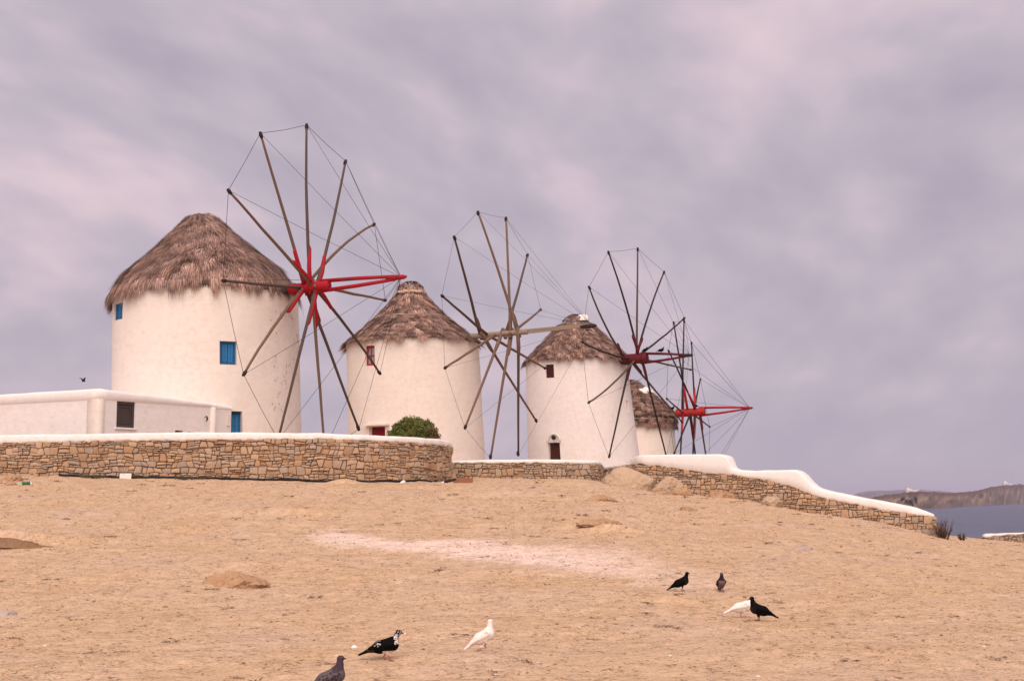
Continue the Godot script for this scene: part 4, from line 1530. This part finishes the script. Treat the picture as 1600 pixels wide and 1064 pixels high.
func build_rocks() -> void:
	rock("boulder", 3.72, 44.7, Vector3(1.75, 1.04, 1.2), 0.1, 0.16, 61, M.boulder, "large smooth rounded boulder at the left end of the sloping wall", 0.72, 0.16)
	rock("boulder", 4.80, 44.1, Vector3(1.05, 0.90, 0.9), -0.2, 0.10, 62, M.boulder, "blocky boulder with flat top, right of the large rounded boulder", 0.5, 0.12)
	rock("rock", 5.25, 43.9, Vector3(0.75, 0.42, 0.6), 0.3, 0.08, 63, M.boulder_ochre, "tan rock half sunk in sand, right of the blocky boulder", 0.6, 0.25)
	rock("rock", 6.45, 43.9, Vector3(1.0, 0.5, 0.8), -0.15, 0.12, 64, M.boulder_ochre, "rough ochre outcrop under the sloping wall", 0.55, 0.35)
	rock("rock", 8.0, 44.1, Vector3(0.8, 0.5, 0.6), 0.5, 0.10, 65, M.boulder, "rounded brown rock against the foot of the sloping wall", 0.7, 0.25)
	rock("rock_slab", -4.02, 21.15, Vector3(1.08, 0.34, 0.62), -0.05, 0.05, 66, M.boulder_ochre, "flat tan slab of rock alone on the sand, lower left", 0.42, 0.3)
	rock("bank_shade_slab", -9.95, 25.75, Vector3(3.2, 0.30, 0.7), -0.06, 0.04, 84, M.bank_shade, "dark brown slab added for the shade under a bank of sand, left edge", 0.5, 0.3)  # added dark slab, drawn for the shade under the bank's overhang
	rock("rock", -6.15, 17.5, Vector3(0.36, 0.15, 0.3), 0.4, 0.03, 67, M.boulder_pale, "pale broken rock at the left edge of the sand", 0.5, 0.4)
	rock("rock", -13.3, 37.9, Vector3(0.55, 0.36, 0.45), 0.0, 0.05, 68, M.boulder_ochre, "brown stone at the foot of the long wall's far left", 0.6, 0.3)
	rock("rock", -12.85, 36.6, Vector3(0.30, 0.20, 0.26), 0.9, 0.03, 69, M.boulder_ochre, "small brown stone beside the green can", 0.6, 0.3)
	rock("rock", 1.75, 29.0, Vector3(0.95, 0.20, 0.5), 0.2, 0.06, 70, M.boulder_ochre, "low orange rock breaking through the middle of the slope", 0.6, 0.35)
	rock("rock", 0.8, 31.2, Vector3(0.7, 0.2, 0.4), 0.3, 0.06, 72, M.boulder, "flat stone showing through sand above the low orange rock", 0.5, 0.3)
	rock("rock", -9.4, 29.9, Vector3(0.34, 0.11, 0.22), 0.0, 0.02, 73, M.boulder_pale, "small pale stone lying on the left of the slope", 0.6, 0.3)
	rock("rock", 5.78, 28.4, Vector3(0.38, 0.13, 0.3), 0.2, 0.02, 74, M.boulder_pale, "low pale stone right of the middle of the slope", 0.6, 0.3)
	rock("rock", -1.55, 14.15, Vector3(0.075, 0.05, 0.05), 0.5, 0.005, 75, M.coping, "small white pebble left of the black and white pigeon", 0.5, 0.3)
	rock("rock", 2.2, 35.5, Vector3(0.9, 0.24, 0.5), 0.4, 0.05, 76, M.boulder_ochre, "brown stone sunk in the slope below the large boulder", 0.5, 0.3)
	rock("rock", 4.5, 36.5, Vector3(0.6, 0.2, 0.4), 0.9, 0.05, 77, M.boulder_ochre, "flat tan stone on the slope below the blocky boulder", 0.5, 0.3)


func leaf_mesh() -> ArrayMesh:
	var rng := RandomNumberGenerator.new()
	rng.seed = 91
	var st := st_new()
	for i in 9:
		var d := Vector3(rng.randf_range(-1, 1), rng.randf_range(-0.2, 1.0), rng.randf_range(-1, 1)).normalized()
		var s := d.cross(Vector3(rng.randf_range(-1, 1), rng.randf_range(-1, 1), 0.3)).normalized()
		var l := rng.randf_range(0.035, 0.06)
		var f := d * 0.012
		st.add_vertex(f)
		st.add_vertex(f + d * l * 0.55 + s * l * 0.24)
		st.add_vertex(f + d * l)
		st.add_vertex(f)
		st.add_vertex(f + d * l)
		st.add_vertex(f + d * l * 0.55 - s * l * 0.24)
	return done(st)


func build_plants() -> void:
	# the clipped round bush behind the long wall
	var o := base("bush", Vector3(-3.02, 2.4, -43.6))
	tag(o, "dense round green bush with a dry brown right end, behind the long wall", "bush")
	var st := st_new(true)
	var rng := RandomNumberGenerator.new()
	rng.seed = 17
	tube(st, [Vector3(0, -0.2, 0), Vector3(0.02, 0.25, 0), Vector3(0.0, 0.55, 0.02)], [0.07, 0.06, 0.045], 8)
	put("trunk", done(st), M.wood, o)
	st = st_new(true)
	for i in 22:
		var a := rng.randf() * TAU
		var e := Vector3(cos(a) * rng.randf_range(0.3, 0.68), rng.randf_range(0.65, 1.25), sin(a) * rng.randf_range(0.25, 0.6))
		tube(st, [Vector3(0, 0.4, 0), e * Vector3(0.5, 0.85, 0.5), e], [0.028, 0.016, 0.006], 5)
	put("branches", done(st), M.wood, o)
	var mm := MultiMesh.new()
	mm.transform_format = MultiMesh.TRANSFORM_3D
	mm.use_colors = true
	mm.mesh = leaf_mesh()
	mm.instance_count = 6500
	for i in mm.instance_count:
		var dv := Vector3(rng.randf_range(-1, 1), rng.randf_range(-0.35, 1), rng.randf_range(-1, 1)).normalized()
		var bump := 1.0 + 0.26 * hill.get_noise_3dv(dv * 6.0) + 0.18 * rough.get_noise_3dv(dv * 4.0)
		var p := dv * bump * (1.0 - 0.5 * pow(rng.randf(), 2.2))
		p = Vector3(clampf(p.x * 0.79, -0.84, 0.80), p.y * 0.72 + 0.74, p.z * 0.62)
		var b := Basis.from_euler(Vector3(rng.randf() * TAU, rng.randf() * TAU, rng.randf() * TAU)).scaled(Vector3.ONE * rng.randf_range(0.8, 1.4))
		mm.set_instance_transform(i, Transform3D(b, p))
		var k := rng.randf_range(0.7, 1.35)
		var c := Vector3(0.10, 0.125, 0.032).lerp(Vector3(0.22, 0.225, 0.065), rng.randf())
		if p.x > 0.52 + rng.randf_range(-0.10, 0.12) and p.y < 1.2:
			c = Vector3(0.20, 0.105, 0.05).lerp(Vector3(0.13, 0.085, 0.05), rng.randf())
		mm.set_instance_color(i, Color(c.x * k, c.y * k, c.z * k))
	var mi := MultiMeshInstance3D.new()
	mi.name = "foliage"
	mi.multimesh = mm
	mi.material_override = M.leaf
	mi.set_meta("kind", "stuff")
	o.add_child(mi)
	# dry weeds round the low end of the sloping wall
	var spots := [[12.72, 42.25, 0.62, 60, 0.34, "dry brown bush growing against the end of the sloping wall", 1.0], [13.25, 44.0, 0.30, 30, 0.22, "low dry weed just right of the wall's end", 0.8], [13.95, 44.4, 0.26, 22, 0.16, "small green brown weed on the crest before the sea", 0.6], [-8.85, 39.35, 0.10, 40, 0.5, "low green weeds at the foot of the long wall, right of the white box", 0.2], [-11.55, 39.3, 0.10, 40, 0.45, "low green weeds at the foot of the long wall, left of the white box", 0.2]]
	for s in spots:
		var w := base("weed", on_ground(s[0], s[1], 0.02))
		tag(w, s[5], "weed")
		st = st_new(true)
		var lv := st_new()
		for i in s[3]:
			var a := rng.randf() * TAU
			var r: float = s[4] * sqrt(rng.randf())
			var foot := Vector3(cos(a) * r * 0.4, 0, sin(a) * r * 0.3)
			var top := Vector3(cos(a) * r, s[2] * rng.randf_range(0.45, 1.0), sin(a) * r * 0.7)
			tube(st, [foot, foot.lerp(top, 0.55) + Vector3(0, 0.03, 0), top], [0.006, 0.005, 0.003], 4)
			for q in 9:
				var p := foot.lerp(top, rng.randf_range(0.25, 1.0))
				var d := Vector3(rng.randf_range(-1, 1), rng.randf_range(-0.4, 1), rng.randf_range(-1, 1)).normalized() * rng.randf_range(0.025, 0.06)
				var sd := d.cross(Vector3(0.3, 0.5, 1)).normalized() * 0.011
				var k := rng.randf_range(0.7, 1.3)
				var c := Vector3(0.12, 0.062, 0.033).lerp(Vector3(0.07, 0.075, 0.03), clampf(1.0 - s[6] + rng.randf_range(-0.3, 0.3), 0.0, 1.0)) * k
				lv.set_color(Color(c.x, c.y, c.z))
				for pt in [p, p + d * 0.5 + sd, p + d, p, p + d, p + d * 0.5 - sd]:
					lv.add_vertex(pt)
		put("stems", done(st), M.wood, w)
		put("leaves", done(lv), M.leaf, w).set_meta("kind", "stuff")


func build_litter() -> void:
	# green drink can on its side
	var o := base("drink_can", on_ground(-12.52, 36.8, -0.035))
	tag(o, "crushed green drink can lying on the sand, far left", "can")
	o.rotation = Vector3(0, 0.25, 0)
	var st := st_new(true)
	var green := mat(lin(0.02, 0.16, 0.06), 0.35)
	tube(st, [Vector3(-0.11, 0, 0), Vector3(-0.09, 0, 0), Vector3(-0.02, 0.005, 0.01), Vector3(0.09, 0, 0)], [0.045, 0.055, 0.045, 0.055], 14)
	put("body", done(st), green, o)
	st = st_new(true)
	tube(st, [Vector3(0.088, 0, 0), Vector3(0.12, 0, 0), Vector3(0.128, 0, 0)], [0.054, 0.042, 0.044], 14)
	put("lid", done(st), mat(lin(0.7, 0.7, 0.7), 0.35), o)
	# black hose along the foot of the long wall
	st = st_new(true)
	var pts := []
	var rad := []
	for k in 90:
		var x := -12.6 + k * 0.118
		var d: float = 39.35
		for i in WALL_FOOT.size() - 1:
			if x >= WALL_FOOT[i][0] and x < WALL_FOOT[i + 1][0]:
				d = lerpf(WALL_FOOT[i][1], WALL_FOOT[i + 1][1], (x - WALL_FOOT[i][0]) / (WALL_FOOT[i + 1][0] - WALL_FOOT[i][0])) - 0.22
		pts.append(on_ground(x, d - 0.04 * sin(k * 0.21), -0.03))
		rad.append(0.034)
	tube(st, pts, rad, 8)
	tag(put("hose", done(st), M.black), "long black hose lying along the foot of the long wall", "hose")
	# white junction box set low in the wall
	o = base("utility_box", Vector3(-10.72, 2.06, -39.60))
	tag(o, "small white box set low in the long stone wall", "utility box")
	st = st_new()
	box(st, Vector3.ZERO, Vector3(0.32, 0.17, 0.10))
	put("lid", done(st), M.coping, o)
	st = st_new()
	box(st, Vector3(-0.175, 0.01, -0.01), Vector3(0.03, 0.22, 0.1))
	box(st, Vector3(0.0, 0.105, -0.01), Vector3(0.32, 0.03, 0.1))
	put("frame", done(st), M.wood, o)
	# broken hollow brick and a charred stick
	o = base("brick", on_ground(-1.42, 41.5, 0.0))
	tag(o, "broken red hollow clay brick on the sand beside the long wall's right end", "brick")
	var clay := mat(lin(0.40, 0.17, 0.105), 0.95, M.stones[0].albedo_texture, M.stones[0].normal_texture, 3.0, 1.2)
	st = st_new()
	for y in [0.012, 0.075, 0.138]:
		box(st, Vector3(0, y, 0), Vector3(0.56, 0.022, 0.24))
	for z in [-0.11, 0.0, 0.11]:
		for y in [0.0435, 0.1065]:
			box(st, Vector3(0, y, z), Vector3(0.556, 0.041, 0.02))
	put("shell", done(st), clay, o)
	o.rotation.y = 0.12
	st = st_new(true)
	var s0 := on_ground(-1.95, 41.15, -0.03)
	tube(st, [s0, s0 + Vector3(0.16, 0.03, 0.03), s0 + Vector3(0.34, 0.07, 0.0)], [0.04, 0.045, 0.03], 7)
	tag(put("stick", done(st), M.wood_dark), "short charred stick in front of the broken red brick", "stick")
	# a few flakes of white plastic and paper
	rock("plaster_lump", -1.95, 41.3, Vector3(0.24, 0.10, 0.15), 0.3, 0.0, 81, M.coping, "white lump of plaster at the right foot of the long wall", 0.5, 0.3)
	rock("plaster_lump", -3.1, 40.45, Vector3(0.16, 0.16, 0.07), 0.3, 0.02, 82, M.coping, "white plaster fragment leaning on the curve of the long wall", 0.45, 0.3)


func build_scatter() -> void:
	# loose grit, pebbles and dry wisps over the whole slope
	var rng := RandomNumberGenerator.new()
	rng.seed = 101
	var kinds := [["pebbles", stone_lump_small(7), 6500, "loose pebbles and grit scattered over the sand"], ["dry_wisps", wisp_mesh(), 520, "dark dry wisps of weed scattered over the sand"]]
	for kd in kinds:
		var mm := MultiMesh.new()
		mm.transform_format = MultiMesh.TRANSFORM_3D
		mm.use_colors = true
		mm.mesh = kd[1]
		var xf: Array[Transform3D] = []
		var cs := PackedColorArray()
		while xf.size() < kd[2]:
			var d := 10.5 + 34.0 * pow(rng.randf(), 0.8)
			var x := rng.randf_range(-0.40, 0.42) * d
			if d > along(WALL_FOOT, minf(x, 12.69)) - 0.1 and x < 12.8:
				continue
			var dense := 0.45 + 0.9 * hill.get_noise_2d(x * 1.6 + 300.0, d * 1.6) + (0.5 if x > -3.0 and x < 6.0 and d > 28.0 and d < 38.0 else 0.0)
			if rng.randf() > dense:
				continue
			var s: float
			var c: Vector3
			if kd[0] == "pebbles":
				s = 0.004 + 0.020 * pow(rng.randf(), 4.0) + 0.0003 * d
				if rng.randf() < 0.006:
					s *= 1.8
				var pick := rng.randf()
				c = Vector3(0.48, 0.32, 0.22) if pick < 0.55 else Vector3(0.29, 0.19, 0.135) if pick < 0.85 else Vector3(0.66, 0.54, 0.46)
			else:
				s = (0.35 + 1.3 * pow(rng.randf(), 2.5)) * (0.7 + 0.022 * d)
				c = Vector3(0.15, 0.10, 0.07) if rng.randf() < 0.5 else Vector3(0.30, 0.20, 0.13)
			var k := rng.randf_range(0.75, 1.2)
			var b := Basis(Vector3.UP, rng.randf() * TAU).scaled(Vector3(s, s * rng.randf_range(0.5, 1.0), s))
			xf.append(Transform3D(b, on_ground(x, d, s * 0.12 if kd[0] == "pebbles" else 0.0)))
			cs.append(Color(c.x * k, c.y * k, c.z * k))
		mm.instance_count = xf.size()
		for i in xf.size():
			mm.set_instance_transform(i, xf[i])
			mm.set_instance_color(i, cs[i])
		var mi := MultiMeshInstance3D.new()
		mi.name = kd[0]
		mi.multimesh = mm
		mi.material_override = M.pebble
		add_child(mi)
		tag(mi, kd[3], "pebbles" if kd[0] == "pebbles" else "weeds", "", "stuff")


func stone_lump_small(seed_: int) -> ArrayMesh:
	var rng := RandomNumberGenerator.new()
	rng.seed = seed_
	var st := st_new()
	var rings := []
	for i in 5:
		var la := PI * i / 4.0
		var ring := PackedVector3Array()
		for k in 6:
			var a := TAU * k / 6.0
			var r := rng.randf_range(0.75, 1.15)
			ring.append(Vector3(sin(la) * cos(a) * r, cos(la) * 0.6 + 0.35, sin(la) * sin(a) * r * 0.8))
		rings.append(ring)
	skin(st, rings, true)
	return done(st)


func wisp_mesh() -> ArrayMesh:
	var rng := RandomNumberGenerator.new()
	rng.seed = 19
	var st := st_new()
	for i in 14:
		var a := rng.randf() * TAU
		var c := Vector3(rng.randf_range(-0.07, 0.07), 0.004, rng.randf_range(-0.03, 0.03))
		var e := c + Vector3(cos(a) * 0.05, rng.randf_range(0.003, 0.022), sin(a) * 0.05)
		var sd := Vector3(-sin(a), 0.4, cos(a)) * 0.0045
		quad(st, c - sd, c + sd, e + sd * 0.5, e - sd * 0.5)
	return done(st)

# ------------------------------------------------------------------ pigeons

func pigeon_mesh(pose: Dictionary, paint: Callable, cell := 0.0075) -> ArrayMesh:
	# one skin over tapered capsules joined by a smooth minimum; the bird looks along +x and stands on y = 0
	var hd: Vector3 = pose.head
	var nk: Vector3 = pose.neck
	var caps := []     # a, b, radius a, radius b, blend, squash across
	caps.append([Vector3(0.045, 0.132, 0), Vector3(-0.05, 0.116, 0), 0.060, 0.054, 0.02, 1.0])
	caps.append([Vector3(-0.05, 0.116, 0), Vector3(-0.125, 0.098, 0), 0.052, 0.026, 0.02, 1.0])
	caps.append([Vector3(0.055, 0.140, 0), nk, 0.052, 0.027, 0.022, 1.0])
	caps.append([nk, hd, 0.026, 0.0205, 0.012, 1.0])
	caps.append([hd, hd + Vector3(0.012, 0.001, 0), 0.0215, 0.0185, 0.01, 1.0])
	caps.append([hd + Vector3(0.010, -0.004, 0), hd + Vector3(0.026, -0.007, 0), 0.013, 0.007, 0.008, 1.0])
	caps.append([Vector3(-0.115, 0.100, 0), Vector3(-0.165, 0.082, 0), 0.021, 0.012, 0.012, 0.62])
	caps.append([Vector3(-0.165, 0.082, 0), Vector3(-0.225, 0.060, 0), 0.012, 0.0085, 0.006, 0.36])
	for s in [-1.0, 1.0]:
		caps.append([Vector3(0.045, 0.140, s * 0.046), Vector3(-0.06, 0.122, s * 0.044), 0.026, 0.024, 0.003, 1.0])
		caps.append([Vector3(-0.06, 0.124, s * 0.044), Vector3(-0.175, 0.088, s * 0.018), 0.022, 0.006, 0.003, 1.0])
		caps.append([Vector3(0.0, 0.092, s * 0.022), Vector3(0.006 + s * pose.stride * 0.4, 0.052, s * 0.024), 0.026, 0.009, 0.012, 1.0])
	var pitch := Basis(Vector3(0, 0, 1), pose.pitch)
	var pivot := Vector3(0, 0.10, 0)
	var lo := Vector3(-0.24, 0.03, -0.085)
	var hi := Vector3(0.15, 0.27, 0.085)
	var n := Vector3i(((hi - lo) / cell).ceil()) + Vector3i.ONE
	var f := PackedFloat32Array()
	f.resize(n.x * n.y * n.z)
	f.fill(1.0)
	for q in caps.size():
		var c: Array = caps[q]
		var sq: float = c[5]
		var a: Vector3 = c[0] * Vector3(1, 1, sq)
		var b: Vector3 = c[1] * Vector3(1, 1, sq)
		var ab := b - a
		var inv := 1.0 / maxf(ab.length_squared(), 1e-9)
		var rmax := maxf(c[2], c[3]) + 0.035
		var blend: float = c[4]
		var mn := Vector3(minf(a.x, b.x) - rmax, minf(a.y, b.y) - rmax, (minf(a.z, b.z) - rmax) / sq)
		var mx := Vector3(maxf(a.x, b.x) + rmax, maxf(a.y, b.y) + rmax, (maxf(a.z, b.z) + rmax) / sq)
		var i0 := Vector3i(((mn - lo) / cell).floor()).clamp(Vector3i.ZERO, n - Vector3i.ONE)
		var i1 := Vector3i(((mx - lo) / cell).ceil()).clamp(Vector3i.ZERO, n - Vector3i.ONE)
		for z in range(i0.z, i1.z + 1):
			for y in range(i0.y, i1.y + 1):
				for x in range(i0.x, i1.x + 1):
					var p := lo + Vector3(x, y, z) * cell
					p.z *= sq
					var t := clampf((p - a).dot(ab) * inv, 0.0, 1.0)
					var dd := (p - a - ab * t).length() - lerpf(c[2], c[3], t)
					var k := (z * n.y + y) * n.x + x
					var e := f[k]
					var h := maxf(blend - absf(e - dd), 0.0) / blend
					f[k] = minf(e, dd) - h * h * blend * 0.25
	# surface nets
	var vid := {}
	var vs := PackedVector3Array()
	var sx := 1
	var sy := n.x
	var sz := n.x * n.y
	for z in n.z - 1:
		for y in n.y - 1:
			for x in n.x - 1:
				var k := z * sz + y * sy + x
				var sum := Vector3.ZERO
				var cnt := 0
				var ins := 0
				for o in [0, sx, sy, sx + sy, sz, sz + sx, sz + sy, sz + sx + sy]:
					if f[k + o] < 0.0:
						ins += 1
				if ins == 0 or ins == 8:
					continue
				for e in [[0, 0, 0, 0], [0, 1, 0, 0], [0, 0, 1, 0], [0, 1, 1, 0], [0, 0, 0, 1], [1, 0, 0, 1], [0, 0, 1, 1], [1, 0, 1, 1], [0, 0, 0, 2], [1, 0, 0, 2], [0, 1, 0, 2], [1, 1, 0, 2]]:
					var c0 := Vector3.ZERO
					if e[3] == 0:
						c0 = Vector3(0, e[1], e[2])
					elif e[3] == 1:
						c0 = Vector3(e[0], 0, e[2])
					else:
						c0 = Vector3(e[0], e[1], 0)
					var ka := k + int(c0.x) * sx + int(c0.y) * sy + int(c0.z) * sz
					var kb: int = ka + [sx, sy, sz][e[3]]
					if (f[ka] < 0.0) != (f[kb] < 0.0):
						c0[e[3]] += f[ka] / (f[ka] - f[kb])
						sum += c0
						cnt += 1
				vid[k] = vs.size()
				vs.append(lo + (Vector3(x, y, z) + sum / cnt) * cell)
	var st := st_new(true)
	var turned := PackedVector3Array()
	for v in vs:
		turned.append(pivot + pitch * (v - pivot))
	for z in range(1, n.z - 1):
		for y in range(1, n.y - 1):
			for x in range(1, n.x - 1):
				var k := z * sz + y * sy + x
				var in0 := f[k] < 0.0
				for ax in 3:
					var kb: int = k + [sx, sy, sz][ax]
					if (f[kb] < 0.0) == in0:
						continue
					var u: int = [sy, sz, sx][ax]
					var w: int = [sz, sx, sy][ax]
					var ids := [vid[k - u - w], vid[k - w], vid[k], vid[k - u]]
					if not in0:
						ids.reverse()
					for o in [0, 2, 1, 0, 3, 2]:
						st.set_color(paint.call(vs[ids[o]]))
						st.add_vertex(turned[ids[o]])
	# bill, eyes, legs and toes belong to the same body
	var turn := func(p: Vector3) -> Vector3: return pivot + pitch * (p - pivot)
	st.set_color(pose.bill)
	tube(st, [turn.call(hd + Vector3(0.022, -0.005, 0)), turn.call(hd + Vector3(0.036, -0.009, 0)), turn.call(hd + Vector3(0.046, -0.015, 0))], [0.0075, 0.0052, 0.001], 7)
	for s in [-1.0, 1.0]:
		for ring in [[0.0, 0.0068, pose.lid], [0.0022, 0.0045, Color(0.02, 0.012, 0.01)]]:
			st.set_color(ring[2])
			var e: Vector3 = turn.call(hd + Vector3(0.012, 0.004, s * (0.0165 + ring[0])))
			tube(st, [e - Vector3(0, 0, 0.003 * s), e + Vector3(0, 0, 0.0025 * s)], [ring[1], ring[1] * 0.6], 8)
		st.set_color(pose.leg)
		var foot := Vector3(0.012 + s * pose.stride, 0.006, s * 0.024)
		tube(st, [turn.call(Vector3(0.006 + s * pose.stride * 0.4, 0.06, s * 0.024)), foot + Vector3(-0.008, 0.024, 0), foot], [0.0065, 0.0045, 0.0052], 7)
		for a in [-0.55, 0.0, 0.55, PI]:
			var l := 0.017 if a > 3.0 else 0.034
			tube(st, [foot, foot + Vector3(cos(a) * l * 0.6, 0.001, sin(a) * l * 0.6), foot + Vector3(cos(a) * l, -0.003, sin(a) * l)], [0.0045, 0.004, 0.002], 5)
	return done(st)


func spots(p: Vector3, scale: float, off: float) -> float:
	return hill.get_noise_3d(p.x * scale + off, p.y * scale, p.z * scale)


func build_pigeons() -> void:
	var black := Color(0.014, 0.012, 0.012)
	var white := Color(0.80, 0.73, 0.67)
	var pink := Color(0.42, 0.12, 0.10)
	var dark_leg := Color(0.16, 0.065, 0.06)
	var all_black := func(p: Vector3) -> Color:
		var k := 1.0 + 0.7 * spots(p, 260.0, 0.0)
		var breast := clampf((p.x - 0.04) * 12.0, 0.0, 1.0) * clampf((0.16 - p.y) * 14.0, 0.0, 1.0)
		return Color(0.007, 0.006, 0.0065).lerp(Color(0.045, 0.03, 0.03), breast) * k
	var all_white := func(p: Vector3) -> Color:
		if p.x < 0.05 and p.x > -0.03 and p.y > 0.125 and absf(p.z) > 0.052 and spots(p, 170.0, 4.0) > 0.02:
			return Color(0.50, 0.33, 0.29)
		return Color(0.80, 0.73, 0.67) * (1.0 + 0.10 * spots(p, 200.0, 2.0))
	var pied := func(p: Vector3) -> Color:
		if p.x < -0.10 and p.x > -0.16 and spots(p, 200.0, 12.0) > -0.1 and p.y < 0.1:
			return Color(0.09, 0.035, 0.018)
		if p.x > 0.07 and p.y > 0.135 and p.y < 0.205 and spots(p, 190.0, 9.0) > -0.08:
			return Color(0.72, 0.64, 0.60)
		if p.y < 0.083 and p.x > -0.03:
			return Color(0.66, 0.58, 0.54)
		if p.x < -0.045 and p.x > -0.10 and absf(p.z) > 0.02 and p.y > 0.12 and spots(p, 260.0, 31.0) > 0.26:
			return Color(0.68, 0.62, 0.60)
		if p.y > 0.2 and spots(p, 330.0, 5.0) > 0.22:
			return Color(0.5, 0.46, 0.45)
		return Color(0.007, 0.006, 0.006)
	var blue_grey := func(p: Vector3) -> Color:
		if p.y > 0.155 and p.x > 0.03:
			return Color(0.052, 0.042, 0.05).lerp(Color(0.08, 0.05, 0.07), clampf(spots(p, 120.0, 3.0) + 0.4, 0.0, 1.0))
		if absf(p.z) > 0.045 and spots(p, 140.0, 7.0) > 0.15:
			return Color(0.035, 0.03, 0.035)
		return Color(0.115, 0.092, 0.10) * (1.0 + 0.4 * spots(p, 240.0, 1.0))
	var front_grey := func(p: Vector3) -> Color:
		if p.y > 0.225 and p.y < 0.245 and absf(p.z) < 0.012:
			return Color(0.22, 0.18, 0.18)
		if p.y < 0.145 and absf(p.z) < 0.045:
			return Color(0.15, 0.10, 0.105) * (1.0 + 0.3 * spots(p, 240.0, 1.0))
		return Color(0.032, 0.022, 0.026)
	var up := {"head": Vector3(0.105, 0.228, 0), "neck": Vector3(0.088, 0.190, 0), "pitch": 0.10, "stride": 0.0, "bill": Color(0.05, 0.04, 0.04), "lid": Color(0.3, 0.2, 0.17), "leg": dark_leg}
	var tall := up.merged({"head": Vector3(0.098, 0.240, 0), "neck": Vector3(0.086, 0.197, 0), "pitch": 0.24}, true)
	var walk := up.merged({"stride": 0.022, "pitch": 0.04, "leg": pink}, true)
	var white_up := tall.merged({"pitch": 0.30, "bill": Color(0.5, 0.3, 0.27), "leg": Color(0.5, 0.16, 0.14), "lid": Color(0.45, 0.25, 0.22)}, true)
	var white_bow := up.merged({"head": Vector3(0.128, 0.196, 0), "neck": Vector3(0.098, 0.172, 0), "pitch": 0.02, "stride": 0.025, "bill": Color(0.5, 0.3, 0.27), "leg": Color(0.6, 0.34, 0.3)}, true)
	var all := [
		[-1.385, 11.1, 0.0, 1.06, tall, blue_grey, "slate grey pigeon cut by the bottom edge of the photo, showing head and breast"],
		[-1.13, 12.96, 0.10, 1.08, walk, pied, "black pigeon with white patched neck and white belly, walking right"],
		[-0.27, 14.16, 0.15, 1.02, white_up, all_white, "white pigeon standing upright alone, right of the pied one"],
		[2.40, 20.35, -0.08, 1.0, up.merged({"pitch": 0.22}, true), all_black, "black pigeon facing right, left of the one that faces the camera"],
		[3.01, 20.7, -PI / 2, 1.0, tall, front_grey, "grey brown pigeon standing face on to the camera"],
		[2.80, 17.5, 0.1, 1.05, white_bow, all_white, "white pigeon bending forward behind a black one"],
		[2.92, 17.02, PI + 0.15, 1.05, tall.merged({"pitch": 0.12}, true), all_black, "black pigeon facing left in front of the bending white one"],
	]
	for a in all:
		var o := put("pigeon", pigeon_mesh(a[4], a[5]), M.feather, self, on_ground(a[0], a[1], 0.002))
		o.rotation.y = a[2]
		o.scale = Vector3.ONE * a[3]
		tag(o, a[6], "pigeon", "pigeons on the sand")
	# birds that rest on the wheels of the two far mills
	var perched := pigeon_mesh(up.merged({"pitch": 0.05}, true), all_black, 0.011)
	var n3 := Vector3(0.829, 0.0, 0.5592)
	var n4 := Vector3(0.9384, 0.0523, 0.3416)
	var at := [[Vector3(3.54, 8.72, -76.0) + n3 * 5.05 + Vector3(0, 0.20, 0), 0.2, 1.3, "dark bird perched on the third mill's upper fore pole"],
		[Vector3(3.54, 8.72, -76.0) + n3 * 4.12 + Vector3(0, 0.27, 0), 0.7, 1.3, "dark bird perched at the front of the third mill's hub"],
		[Vector3(8.04, 6.88, -95.0) + n4 * 2.75 + Vector3(0, 0.19, 0), 0.5, 1.4, "dark bird perched on the farthest mill's axle, by the roof"],
		[Vector3(8.04, 6.88, -95.0) + n4 * 4.3 + Vector3(0, 0.27, 0), 3.0, 1.3, "dark bird perched on top of the farthest mill's red hub"]]
	for a in at:
		var o := put("bird", perched, M.feather, self, a[0])
		o.rotation.y = a[1]
		o.scale = Vector3.ONE * a[2]
		tag(o, a[3], "bird", "birds perched on the mill wheels")
	# one bird on the wing, far left
	var g := base("flying_bird", Vector3(-13.62, 5.15, -45.0))
	tag(g, "dark bird in flight above the low white house", "bird")
	var st := st_new(true)
	tube(st, [Vector3(-0.11, -0.03, 0), Vector3(-0.04, 0, 0), Vector3(0.06, 0.02, 0), Vector3(0.11, 0.035, 0), Vector3(0.15, 0.03, 0)], [0.012, 0.045, 0.045, 0.028, 0.006], 9)
	st.set_smooth_group(0)
	put("body", done(st), M.black, g)
	for s in [-1.0, 1.0]:
		st = st_new(true)
		var rings := []
		for k in 7:
			var q := k / 6.0
			var c := Vector3(-0.02 - 0.06 * q * q, 0.03 + 0.16 * sin(q * 2.2), s * (0.03 + 0.28 * q))
			var ch := lerpf(0.07, 0.02, q * q)
			rings.append(PackedVector3Array([c + Vector3(ch, 0, 0), c + Vector3(0, 0.012, 0), c - Vector3(ch, 0.0, 0), c - Vector3(0, 0.006, 0)]))
		skin(st, rings, true)
		fan(st, rings[-1])
		put("wing", done(st), M.black, g)
	g.rotation.y = 0.9
	g.scale = Vector3.ONE * 0.55
